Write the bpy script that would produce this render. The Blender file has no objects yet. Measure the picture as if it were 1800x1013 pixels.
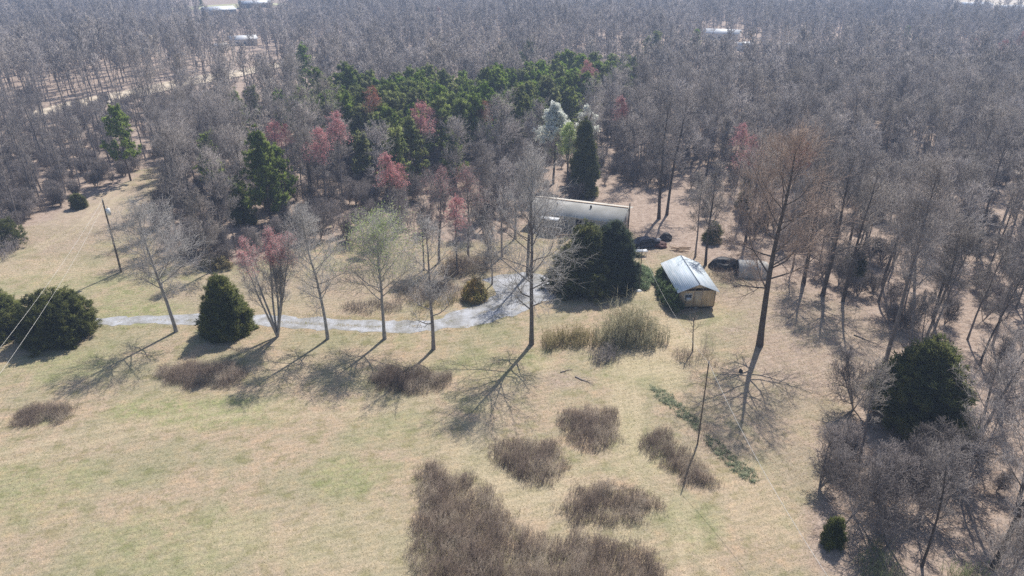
import bpy, math, random
import numpy as np
from mathutils import Vector
R = math.radians
scene = bpy.context.scene
col = scene.collection
# ---------------------------------------------------------------- camera, world, sun
CAMZ, PITCH, FPX = 40.0, R(26.0), 1216.0
cam = bpy.data.cameras.new('camera'); camo = bpy.data.objects.new('camera', cam); bpy.context.scene.collection.objects.link(camo)
camo.location = (0, 0, CAMZ); camo.rotation_euler = (R(90) - PITCH, 0, 0)
cam.sensor_width = 36; cam.lens = 36 * FPX / 1800; cam.clip_start = 0.5; cam.clip_end = 6000
scene.camera = camo
SUN_EL, SUN_AZ = R(51), R(24)          # azimuth measured from +Y towards +X
world = bpy.data.worlds.new('World'); scene.world = world; world.use_nodes = True
wn = world.node_tree.nodes; wn.clear()
sky = wn.new('ShaderNodeTexSky'); sky.sky_type = 'NISHITA'; sky.sun_disc = False
sky.sun_elevation = SUN_EL; sky.sun_rotation = SUN_AZ
bg = wn.new('ShaderNodeBackground'); bg.inputs[1].default_value = 0.10
wo = wn.new('ShaderNodeOutputWorld')
world.node_tree.links.new(sky.outputs[0], bg.inputs[0]); world.node_tree.links.new(bg.outputs[0], wo.inputs[0])
sd = bpy.data.lights.new('sun', 'SUN'); sd.energy = 4.9; sd.angle = R(0.5); sd.color = (1.0, 0.95, 0.88)
so = bpy.data.objects.new('sun', sd); bpy.context.scene.collection.objects.link(so)
sv = Vector((math.sin(SUN_AZ) * math.cos(SUN_EL), math.cos(SUN_AZ) * math.cos(SUN_EL), math.sin(SUN_EL)))
so.rotation_euler = sv.to_track_quat('Z', 'Y').to_euler(); so.location = sv * 200
scene.view_settings.view_transform = 'Standard'; scene.view_settings.look = 'None'
scene.view_settings.exposure = 0.32; scene.view_settings.gamma = 1.0
cy = scene.cycles
cy.max_bounces = 4; cy.diffuse_bounces = 2; cy.glossy_bounces = 1; cy.transmission_bounces = 2; cy.volume_bounces = 0
cy.use_denoising = False; cy.caustics_reflective = False; cy.caustics_refractive = False
HAZE_DENSITY = 0.0007

# ---------------------------------------------------------------- coordinates
def P(px, py, z=0.0):
    """point of the level z seen in the photograph at (px,py)"""
    u, v = (px - 900) / FPX, (py - 506.5) / FPX
    dx, dy, dz = u, math.cos(PITCH) - v * math.sin(PITCH), -math.sin(PITCH) - v * math.cos(PITCH)
    t = (z - CAMZ) / dz
    return Vector((dx * t, dy * t, z))
def proj(x, y, z):
    d = y * math.cos(PITCH) + (CAMZ - z) * math.sin(PITCH)
    v = (-y * math.sin(PITCH) + (CAMZ - z) * math.cos(PITCH)) / d
    return 900 + FPX * x / d, 506.5 + FPX * v
def WP(pts): return np.array([P(a, b)[:2] for a, b in pts])
def inpoly(x, y, poly):
    c = np.zeros(np.shape(x), bool); n = len(poly)
    for i in range(n):
        x1, y1 = poly[i]; x2, y2 = poly[(i + 1) % n]
        if y1 == y2: continue
        c ^= ((y1 > y) != (y2 > y)) & (x < (x2 - x1) * (y - y1) / (y2 - y1) + x1)
    return c
def sdist(x, y, poly):
    d = np.full(np.shape(x), 1e9); n = len(poly)
    for i in range(n):
        a = poly[i]; b = poly[(i + 1) % n]; e = b - a; L = max(1e-9, e @ e)
        t = np.clip(((x - a[0]) * e[0] + (y - a[1]) * e[1]) / L, 0, 1)
        d = np.minimum(d, np.hypot(x - a[0] - t * e[0], y - a[1] - t * e[1]))
    return np.where(inpoly(x, y, poly), d, -d)
def sm(a, b, x):
    t = np.clip((x - a) / (b - a), 0, 1); return t * t * (3 - 2 * t)
def gz(x, y):
    x = np.asarray(x, float); y = np.asarray(y, float)
    w = sm(165, 300, y)
    return w * (1.6 * np.sin(x * 0.013 + 1) * np.cos(y * 0.017) + 1.2 * np.sin(x * 0.03 + y * 0.022))
_rs = np.random.RandomState(7); _T = _rs.rand(64, 64)
def vnoise(x, y):
    xi = np.floor(x).astype(int); yi = np.floor(y).astype(int); fx = x - xi; fy = y - yi
    fx = fx * fx * (3 - 2 * fx); fy = fy * fy * (3 - 2 * fy); g = lambda a, b: _T[a % 64, b % 64]
    return (g(xi, yi) * (1 - fx) + g(xi + 1, yi) * fx) * (1 - fy) + (g(xi, yi + 1) * (1 - fx) + g(xi + 1, yi + 1) * fx) * fy
def fbm(x, y):
    return (vnoise(x, y) + .5 * vnoise(x * 2.1 + 9, y * 2.1) + .25 * vnoise(x * 4.3, y * 4.3 + 5)) / 1.75

# ---------------------------------------------------------------- mesh tools
class Geo:
    def __init__(s): s.v = []; s.f3 = []; s.f4 = []; s.n = 0
    def add(s, v, f3=None, f4=None):
        v = np.asarray(v, float).reshape(-1, 3)
        if f3 is not None and len(f3): s.f3.append(np.asarray(f3) + s.n)
        if f4 is not None and len(f4): s.f4.append(np.asarray(f4) + s.n)
        s.v.append(v); s.n += len(v)
    def mesh(s, name, mat, smooth=False):
        m = bpy.data.meshes.new(name)
        v = np.concatenate(s.v) if s.v else np.zeros((0, 3))
        a = np.concatenate(s.f3) if s.f3 else np.zeros((0, 3), int)
        b = np.concatenate(s.f4) if s.f4 else np.zeros((0, 4), int)
        m.vertices.add(len(v)); m.vertices.foreach_set('co', np.ascontiguousarray(v, np.float32).ravel())
        m.loops.add(a.size + b.size); m.loops.foreach_set('vertex_index', np.concatenate([a.ravel(), b.ravel()]).astype(np.int32))
        m.polygons.add(len(a) + len(b))
        st = np.concatenate([np.arange(len(a)) * 3, len(a) * 3 + np.arange(len(b)) * 4]).astype(np.int32)
        m.polygons.foreach_set('loop_start', st)
        m.polygons.foreach_set('loop_total', np.concatenate([np.full(len(a), 3), np.full(len(b), 4)]).astype(np.int32))
        if smooth: m.polygons.foreach_set('use_smooth', np.ones(len(a) + len(b), bool))
        m.update(calc_edges=True); m.materials.append(mat)
        return m
def basis(d):
    ref = np.where(np.abs(d[..., 2:3]) < .9, np.array([0, 0, 1.]), np.array([1., 0, 0]))
    a = np.cross(d, ref); a /= np.linalg.norm(a, axis=-1, keepdims=True) + 1e-9
    return a, np.cross(d, a)
def norm(d): return d / (np.linalg.norm(d, axis=-1, keepdims=True) + 1e-9)
def spikes(g, A, B, r):
    N = len(A)
    if not N: return
    d = norm(B - A); u, w = basis(d); r = np.broadcast_to(np.asarray(r, float), (N,))[:, None]
    V = np.empty((N, 4, 3))
    for k in range(3):
        V[:, k] = A + r * (math.cos(k * 2.0944) * u + math.sin(k * 2.0944) * w)
    V[:, 3] = B
    i = np.arange(N)[:, None] * 4
    g.add(V, np.concatenate([i + [0, 1, 3], i + [1, 2, 3], i + [2, 0, 3]]))
def tubes(g, Q, Rr, s=3):
    N, K, _ = Q.shape
    if not N: return
    d = np.empty_like(Q); d[:, :-1] = Q[:, 1:] - Q[:, :-1]; d[:, -1] = d[:, -2]; d = norm(d)
    m = norm(Q[:, -1] - Q[:, 0])
    ref = np.where(np.abs(m[:, 2:3]) < .8, np.array([0, 0, 1.]), np.array([1., 0, 0]))[:, None]
    u = norm(np.cross(d, ref)); w = np.cross(d, u)
    V = np.empty((N, K, s, 3))
    for k in range(s):
        a = 2 * math.pi * k / s
        V[:, :, k] = Q + Rr[:, :, None] * (math.cos(a) * u + math.sin(a) * w)
    i = (np.arange(N)[:, None, None] * K + np.arange(K - 1)[None, :, None]) * s
    k = np.arange(s)[None, None, :]; k2 = (k + 1) % s
    F = np.stack([i + k, i + k2, i + s + k2, i + s + k], -1).reshape(-1, 4)
    g.add(V, None, F)
def flakes(g, C, size, rng, up=0.0):
    """small leaf-like triangles"""
    N = len(C)
    if not N: return
    d = norm(rng.normal(size=(N, 3)) + [0, 0, up]); u, w = basis(d)
    sz = (size * rng.uniform(.6, 1.4, N))[:, None]
    V = np.stack([C - u * sz * .5, C + u * sz * .5, C + w * sz], 1)
    g.add(V, np.arange(N * 3).reshape(N, 3))
def box(g, x0, x1, y0, y1, z0, z1):
    V = [(x, y, z) for z in (z0, z1) for x, y in ((x0, y0), (x1, y0), (x1, y1), (x0, y1))]
    g.add(V, None, [(3, 2, 1, 0), (4, 5, 6, 7), (0, 1, 5, 4), (1, 2, 6, 5), (2, 3, 7, 6), (3, 0, 4, 7)])
def children(Pp, Rp, n, t0, t1, ang, L, up, wob, K, rf, rng, rmin=.01, lens=None, fwdbias=0):
    N, Kp, _ = Pp.shape
    t = (np.arange(n)[None] + rng.uniform(0, 1, (N, n))) / n; t = t0 + (t1 - t0) * t
    f = t * (Kp - 1); i = np.clip(f.astype(int), 0, Kp - 2); fr = (f - i)[..., None]
    ix = np.arange(N)[:, None]
    A = Pp[ix, i]; B = Pp[ix, i + 1]; pos = A * (1 - fr) + B * fr; d = norm(B - A)
    rad = Rp[ix, i] * (1 - fr[..., 0]) + Rp[ix, i + 1] * fr[..., 0]
    u, w = basis(d)
    ph = rng.uniform(0, 2 * math.pi, (N, 1)) + np.arange(n)[None] * 2.4 + rng.normal(0, .4, (N, n))
    a = ang(t) if callable(ang) else ang
    a = a + rng.normal(0, .14, (N, n))
    dr = np.cos(a)[..., None] * d + np.sin(a)[..., None] * (np.cos(ph)[..., None] * u + np.sin(ph)[..., None] * w)
    ll = L(t) if callable(L) else L
    plen = np.linalg.norm(Pp[:, -1] - Pp[:, 0], axis=-1)[:, None]
    ll = (ll if lens == 'abs' else ll * plen) * rng.uniform(.65, 1.25, (N, n))
    pos = pos.reshape(-1, 3); dr = norm(dr.reshape(-1, 3)); ll = ll.reshape(-1); M = len(pos)
    Q = np.empty((M, K, 3)); Q[:, 0] = pos
    for k in range(1, K):
        dr = norm(dr + rng.normal(0, wob, (M, 3)) + [0, 0, up])
        Q[:, k] = Q[:, k - 1] + dr * (ll / (K - 1))[:, None]
    r0 = np.maximum(rad.reshape(-1) * rf, rmin)
    tt = np.linspace(0, 1, K)[None]
    return Q, r0[:, None] * (1 - .75 * tt)
def gen_tree(seed, H=15, r0=.2, cb=.4, spread=4, n=(14, 6, 5, 4), lean=(0, 0), stems=1, fan=.3, a0=1.1, a1=.5, up=.09,
             tw=(.018, .012), shape='open', wob=.10, sides=7):
    rng = np.random.RandomState(seed)
    gt, gc = Geo(), Geo()
    K = 12; tt = np.linspace(0, 1, K)
    Q = np.zeros((stems, K, 3)); RR = np.zeros((stems, K))
    for s in range(stems):
        ph = rng.uniform(0, 6.28) + s * 6.283 / stems; d = np.array([lean[0], lean[1], 1.0])
        if stems > 1: d = d + fan * np.array([math.cos(ph), math.sin(ph), 0])
        h = H * (1 if stems == 1 else rng.uniform(.8, 1))
        p = np.zeros(3); d = norm(d)
        for k in range(K):
            Q[s, k] = p
            d = norm(d + rng.normal(0, .035, 3) * [1, 1, .2] + ([0, 0, .05] if stems > 1 else np.array([lean[0], lean[1], 1]) * .08)); p = p + d * h / (K - 1) / max(d[2], .8)
        RR[s] = r0 * (1 if stems == 1 else .6) * (1 - tt) ** .75 + .02
        RR[s, 0] *= 1.2
    tubes(gt, Q, RR, sides)
    def L1(t):
        q = np.clip((t - cb) / (1 - cb), 0, 1)
        if shape == 'open': return spread * (1.08 - q) ** .55 * (.55 + .45 * np.minimum(1, q * 4))
        return spread * (1.1 - q) ** .4 * (.35 + .65 * np.minimum(1, q * 2))
    def A1(t):
        q = np.clip((t - cb) / (1 - cb), 0, 1); return a0 + (a1 - a0) * q
    q1, r1 = children(Q, RR, n[0], cb, .98, A1, L1, up, wob, 6, .42, rng, .025, 'abs')
    tubes(gt, q1, r1, 5)
    q2, r2 = children(q1, r1, n[1], .2, 1, .75, lambda t: .55 * (1.15 - .5 * t), up * .8, wob * 1.2, 4, .6, rng, tw[0] * 1.2)
    tubes(gc, q2, r2, 3)
    if len(n) > 3:
        q3, r3 = children(q2, r2, n[2], .1, 1, .75, .6, up * .6, wob * 1.3, 3, .6, rng, tw[0])
        tubes(gc, q3, r3, 3)
        q4, r4 = children(q3, r3, n[3], .1, 1, .7, .65, up * .5, .1, 2, .6, rng, tw[1])
    else:
        q4, r4 = children(q2, r2, n[2], .1, 1, .7, .5, up * .6, .1, 2, .6, rng, tw[0])
    q4b = q4[:, 0] + (q4[:, -1] - q4[:, 0]) * 1.0
    spikes(gc, q4[:, 0], q4b, np.maximum(r4[:, 0], tw[1]))
    return gt, gc, q4b

# ---------------------------------------------------------------- materials
def mat(name, c, rough=.85, c2=None, scale=3.0, rand=0.0, bump=0.0, metal=0.0, bscale=None, spec=.3, detail=6, c3=None, huerand=0, trans=0):
    m = bpy.data.materials.new(name); m.use_nodes = True; nt = m.node_tree; b = nt.nodes['Principled BSDF']
    b.inputs['Roughness'].default_value = rough; b.inputs['Metallic'].default_value = metal
    b.inputs['Specular IOR Level'].default_value = spec
    tc = nt.nodes.new('ShaderNodeTexCoord')
    no = nt.nodes.new('ShaderNodeTexNoise'); no.inputs['Scale'].default_value = scale; no.inputs['Detail'].default_value = detail
    nt.links.new(tc.outputs['Object'], no.inputs['Vector'])
    cr = nt.nodes.new('ShaderNodeValToRGB'); e = cr.color_ramp.elements
    e[0].position = .3; e[1].position = .7
    e[0].color = (*c, 1); e[1].color = (*(c2 or tuple(min(1, x * 1.35) for x in c)), 1)
    if c3: x = e.new(.5); x.color = (*c3, 1)
    nt.links.new(no.outputs['Fac'], cr.inputs[0]); out = cr.outputs[0]
    if rand or huerand:
        oi = nt.nodes.new('ShaderNodeObjectInfo'); mr = nt.nodes.new('ShaderNodeMapRange')
        mr.inputs['To Min'].default_value = 1 - rand; mr.inputs['To Max'].default_value = 1 + rand
        nt.links.new(oi.outputs['Random'], mr.inputs['Value'])
        hs = nt.nodes.new('ShaderNodeHueSaturation'); nt.links.new(mr.outputs[0], hs.inputs['Value']); nt.links.new(out, hs.inputs['Color'])
        if huerand:
            mm = nt.nodes.new('ShaderNodeMath'); mm.operation = 'MULTIPLY'; mm.inputs[1].default_value = 7.31; nt.links.new(oi.outputs['Random'], mm.inputs[0])
            fr = nt.nodes.new('ShaderNodeMath'); fr.operation = 'FRACT'; nt.links.new(mm.outputs[0], fr.inputs[0])
            m2 = nt.nodes.new('ShaderNodeMapRange'); m2.inputs['To Min'].default_value = .5 - huerand; m2.inputs['To Max'].default_value = .5 + huerand
            nt.links.new(fr.outputs[0], m2.inputs['Value']); nt.links.new(m2.outputs[0], hs.inputs['Hue'])
            m3 = nt.nodes.new('ShaderNodeMapRange'); m3.inputs['To Min'].default_value = .75; m3.inputs['To Max'].default_value = 1.25
            nt.links.new(fr.outputs[0], m3.inputs['Value']); nt.links.new(m3.outputs[0], hs.inputs['Saturation'])
        out = hs.outputs[0]
    nt.links.new(out, b.inputs['Base Color'])
    if bump:
        n2 = nt.nodes.new('ShaderNodeTexNoise'); n2.inputs['Scale'].default_value = bscale or scale * 3; n2.inputs['Detail'].default_value = 5
        nt.links.new(tc.outputs['Object'], n2.inputs['Vector'])
        bm = nt.nodes.new('ShaderNodeBump'); bm.inputs['Strength'].default_value = bump; bm.inputs['Distance'].default_value = .05
        nt.links.new(n2.outputs['Fac'], bm.inputs['Height']); nt.links.new(bm.outputs[0], b.inputs['Normal'])
    if trans:
        t = nt.nodes.new('ShaderNodeBsdfTranslucent'); nt.links.new(out, t.inputs['Color'])
        mx = nt.nodes.new('ShaderNodeMixShader'); mx.inputs[0].default_value = trans
        nt.links.new(b.outputs[0], mx.inputs[1]); nt.links.new(t.outputs[0], mx.inputs[2])
        nt.links.new(mx.outputs[0], nt.nodes['Material Output'].inputs['Surface'])
    return m
M = {
 'bark': mat('grey bark', (.15, .13, .12), .9, (.30, .265, .245), 2.5, .3, .6),
 'twig': mat('grey twig', (.235, .203, .185), .8, (.42, .375, .345), .5, .34, huerand=.015),
 'palebark': mat('pale bark', (.2, .19, .18), .85, (.42, .4, .37), 1.6, 0, .5),
 'paletwig': mat('pale twig', (.34, .32, .30), .8, (.5, .47, .44), .6),
 'darkbark': mat('dark bark', (.06, .05, .045), .9, (.14, .12, .105), 2.5, .2, .6),
 'browntwig': mat('brown twig', (.26, .19, .15), .8, (.42, .31, .24), .5, .1),
 'redbud': mat('red blossom', (.50, .19, .20), .7, (.70, .38, .36), 1.0, .2, trans=.3),
 'orangebud': mat('orange blossom', (.4, .15, .09), .7, (.55, .25, .16), 1.0, .15, trans=.3),
 'pinkbud': mat('pink blossom', (.58, .24, .25), .7, (.78, .45, .42), 1.0, trans=.3),
 'whitebud': mat('white blossom', (.82, .84, .74), .7, (.92, .92, .86), 1.0, trans=.5),
 'limebud': mat('lime young leaf', (.38, .48, .14), .7, (.58, .66, .3), 1.0, trans=.45),
 'palebud': mat('olive young leaf', (.24, .28, .12), .7, (.36, .38, .2), 1.0, trans=.35),
 'cedar': mat('cedar foliage', (.06, .075, .02), .75, (.25, .25, .06), .9, .15, c3=(.13, .15, .035), trans=.3),
 'cedarlime': mat('yellow cedar foliage', (.05, .07, .018), .75, (.26, .25, .055), .6, .1, c3=(.12, .14, .035), trans=.28),
 'cedardark': mat('blue green cedar foliage', (.025, .045, .024), .75, (.09, .12, .05), .8, .1, trans=.2),
 'pine': mat('pine needles', (.25, .33, .07), .7, (.52, .60, .16), .5, .28, huerand=.02, c3=(.34, .40, .12), trans=.62),
 'needle_trunk': mat('reddish pine bark', (.07, .05, .04), .9, (.14, .1, .08), 3, .2),
 'bramble': mat('purple brown stems', (.14, .105, .085), .85, (.44, .37, .29), .6, .1, c3=(.23, .178, .145)),
 'bramblegrey': mat('grey brown stems', (.17, .14, .12), .85, (.30, .25, .21), .5, .1),
 'reed': mat('straw green stalks', (.24, .22, .12), .8, (.42, .38, .25), .8),
 'olive': mat('olive stems', (.2, .17, .08), .8, (.34, .28, .14), .8),
 'orangebush': mat('rusty shrub twigs', (.33, .2, .06), .8, (.3, .28, .09), .7),
 'greyshrub': mat('silver grey twigs', (.17, .145, .135), .8, (.36, .32, .305), .4, .3),
 'shrubgreen': mat('evergreen shrub leaves', (.05, .09, .02), .6, (.13, .2, .05), 1.5, .1, trans=.2),
 'herb': mat('pale green herb leaves', (.16, .24, .1), .7, (.34, .42, .24), 1.5, trans=.25),
 'lily': mat('blue green strap leaves', (.22, .28, .16), .6, (.46, .48, .33), 1.6, trans=.35),
 'litter': mat('fallen leaves', (.3, .19, .12), .9, (.55, .40, .28), .6),
 'wood': mat('weathered pole wood', (.11, .09, .07), .9, (.22, .18, .14), 4, 0, .5),
 'steel': mat('galvanised grey', (.45, .47, .5), .5, (.62, .64, .66), 2, metal=.2),
 'wire': mat('aluminium cable', (.62, .6, .56), .5),
 'whitepaint': mat('white paint', (.7, .7, .68), .6, (.82, .82, .8), 2),
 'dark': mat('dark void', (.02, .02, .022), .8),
 'glass': mat('dark window glass', (.03, .04, .05), .15, (.05, .06, .08), 1, spec=.6),
 'tan': mat('tan board wall', (.50, .40, .28), .85, (.62, .52, .38), 1.2, 0, .2),
 'greywall': mat('pale grey siding', (.42, .43, .44), .8, (.52, .53, .53), 1.2),
 'shingle': mat('grey tan shingles', (.46, .445, .40), .9, (.68, .655, .60), .35, 0, .4, bscale=12),
 'whiteroof': mat('white sheet metal', (.72, .74, .76), .45, (.84, .85, .86), .4),
 'darkroof': mat('slate blue wall', (.1, .12, .16), .8, (.16, .18, .22), .5),
 'tarp': mat('grey canvas', (.36, .35, .33), .8, (.5, .49, .46), 1.2, 0, .3),
 'blacktarp': mat('black plastic', (.02, .02, .022), .6, (.05, .05, .055), 2, 0, .6),
 'carpaint': mat('navy car paint', (.02, .028, .05), .25, (.03, .04, .07), 2, spec=.5),
 'redpaint': mat('dull red cover', (.06, .025, .022), .7, (.11, .04, .035), 2),
 'tyre': mat('tyre rubber', (.02, .02, .02), .9),
 'concrete': mat('concrete block', (.25, .24, .23), .9, (.38, .37, .35), 3),
 'log': mat('pale cut wood', (.3, .2, .13), .9, (.5, .38, .27), 3),
}
# blue-white corrugated metal roof with grime streaks
def metal_roof():
    m = mat('pale blue metal roof', (.58, .68, .74), .45, (.90, .94, .97), 1.1, 0, 0, .15)
    nt = m.node_tree; b = nt.nodes['Principled BSDF']
    tc = nt.nodes['Texture Coordinate'] if 'Texture Coordinate' in nt.nodes else nt.nodes.new('ShaderNodeTexCoord')
    mp = nt.nodes.new('ShaderNodeMapping'); mp.inputs['Scale'].default_value = (.35, 3.2, .35)
    nt.links.new(tc.outputs['Object'], mp.inputs[0]); nt.links.new(mp.outputs[0], nt.nodes['Noise Texture'].inputs['Vector'])
    w = nt.nodes.new('ShaderNodeTexWave'); w.bands_direction = 'Y'; w.inputs['Scale'].default_value = 1.6
    nt.links.new(tc.outputs['Object'], w.inputs['Vector'])
    bm = nt.nodes.new('ShaderNodeBump'); bm.inputs['Strength'].default_value = .2; bm.inputs['Distance'].default_value = .03
    nt.links.new(w.outputs['Fac'], bm.inputs['Height']); nt.links.new(bm.outputs[0], b.inputs['Normal'])
    return m
M['metalroof'] = metal_roof()
def gravel_mat(name, a, b_, c_):
    m = mat(name, a, .9, b_, 9, 0, .6, bscale=40, c3=c_)
    nt = m.node_tree; tc = nt.nodes['Texture Coordinate']; b = nt.nodes['Principled BSDF']
    n = nt.nodes.new('ShaderNodeTexNoise'); n.inputs['Scale'].default_value = .5; n.inputs['Detail'].default_value = 8; n.inputs['Roughness'].default_value = .7
    nt.links.new(tc.outputs['Object'], n.inputs['Vector'])
    r = nt.nodes.new('ShaderNodeValToRGB'); r.color_ramp.elements[0].position = .38; r.color_ramp.elements[1].position = .62
    r.color_ramp.elements[0].color = (.56, .53, .46, 1); r.color_ramp.elements[1].color = (1, 1, 1, 1)
    mx = nt.nodes.new('ShaderNodeMix'); mx.data_type = 'RGBA'; mx.blend_type = 'MULTIPLY'; mx.inputs[0].default_value = 1
    nt.links.new(n.outputs['Fac'], r.inputs[0]); nt.links.new(nt.nodes['Color Ramp'].outputs[0], mx.inputs[6]); nt.links.new(r.outputs[0], mx.inputs[7])
    nt.links.new(mx.outputs[2], b.inputs['Base Color'])
    return m
M['gravel'] = gravel_mat('pale grey gravel', (.34, .35, .38), (.58, .59, .62), (.46, .47, .5))
M['dirt'] = gravel_mat('pale tan dirt', (.62, .52, .40), (.80, .70, .56), (.7, .6, .47))

# ---------------------------------------------------------------- object tools
def link(name, mesh, parent=None):
    o = bpy.data.objects.new(name, mesh); bpy.context.scene.collection.objects.link(o)
    if parent is not None: o.parent = parent
    return o
def tag(o, label=None, cat=None, group=None, kind=None):
    if label: o['label'] = label
    if cat: o['category'] = cat
    if group: o['group'] = group
    if kind: o['kind'] = kind
    return o
def empty(name, loc, rz=0, label=None, cat=None, group=None, s=1.0):
    o = bpy.data.objects.new(name, None); bpy.context.scene.collection.objects.link(o); o.location = loc; o.rotation_euler = (0, 0, rz)
    o.scale = (s, s, s) if not isinstance(s, tuple) else s
    o.empty_display_size = .3
    return tag(o, label, cat, group)

# ---------------------------------------------------------------- layout of the land
LAWN = WP([(-500, 1500), (-500, 520), (-100, 452), (0, 420), (60, 395), (130, 362), (200, 330), (258, 296), (292, 290), (285, 330),
           (262, 380), (262, 430), (300, 455), (350, 478), (420, 470), (500, 440), (560, 425), (640, 430), (740, 420), (800, 430), (870, 425),
           (930, 400), (990, 408), (1110, 415), (1200, 440), (1290, 475), (1390, 500), (1490, 540), (1570, 590), (1560, 660),
           (1500, 700), (1465, 770), (1425, 850), (1405, 930), (1440, 1013), (1560, 1300), (1500, 1500)])
TREEFREE = WP([(1100, 330), (1260, 340), (1300, 400), (1380, 470), (1490, 540), (1570, 590), (1400, 700), (1100, 500), (930, 420), (930, 338)])
DRIVE = WP([(-250, 562), (165, 559), (300, 553), (420, 553), (520, 557), (600, 561), (700, 564), (765, 562), (800, 548), (850, 531), (872, 515),
            (868, 500), (852, 492), (880, 483), (930, 480), (975, 486), (1000, 496), (1000, 515), (960, 528), (935, 543),
            (905, 553), (860, 566), (800, 577), (750, 582), (660, 584), (560, 579), (440, 573), (330, 570), (165, 572), (-250, 577)])
ROAD = WP([(60, 200), (130, 181), (230, 163), (330, 143), (420, 126), (500, 106), (560, 90), (620, 78), (622, 86), (560, 100), (500, 118), (420, 139), (330, 157), (230, 178), (130, 196), (60, 216)])
def rough_poly(poly, step=.6, amp=.16, seed=3):
    pts = []; n = len(poly)
    for i in range(n):
        p0, p1, p2, p3 = poly[i - 1], poly[i], poly[(i + 1) % n], poly[(i + 2) % n]
        k = max(2, int(np.linalg.norm(p2 - p1) / step))
        for j in range(k):
            t = j / k
            q = .5 * ((2 * p1) + (-p0 + p2) * t + (2 * p0 - 5 * p1 + 4 * p2 - p3) * t * t + (-p0 + 3 * p1 - 3 * p2 + p3) * t ** 3)
            pts.append(q)
    pts = np.array(pts)
    pts += (np.stack([vnoise(pts[:, 0] * 1.1, pts[:, 1] * 1.1), vnoise(pts[:, 0] * 1.1 + 30, pts[:, 1] * 1.1)], 1) - .5) * 2 * amp * 2
    return pts
import bmesh
def sheet(name, poly, z, material, amp=.2, zf=None):
    pts = rough_poly(poly, .7, amp)
    bm = bmesh.new(); vs = [bm.verts.new((p[0], p[1], (z + (float(zf(p[0], p[1])) + .2 if zf else 0)))) for p in pts]
    es = [bm.edges.new((vs[i], vs[(i + 1) % len(vs)])) for i in range(len(vs))]
    bmesh.ops.triangle_fill(bm, use_beauty=True, use_dissolve=False, edges=es)
    for f in bm.faces:
        if f.normal.z < 0: f.normal_flip()
    m = bpy.data.meshes.new(name); bm.to_mesh(m); bm.free(); m.materials.append(material)
    return tag(link(name, m), kind='structure')
sheet('driveway', DRIVE, .012, M['gravel'], .22)
sheet('dirt_road', ROAD, .06, M['dirt'], .4, gz)

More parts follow.
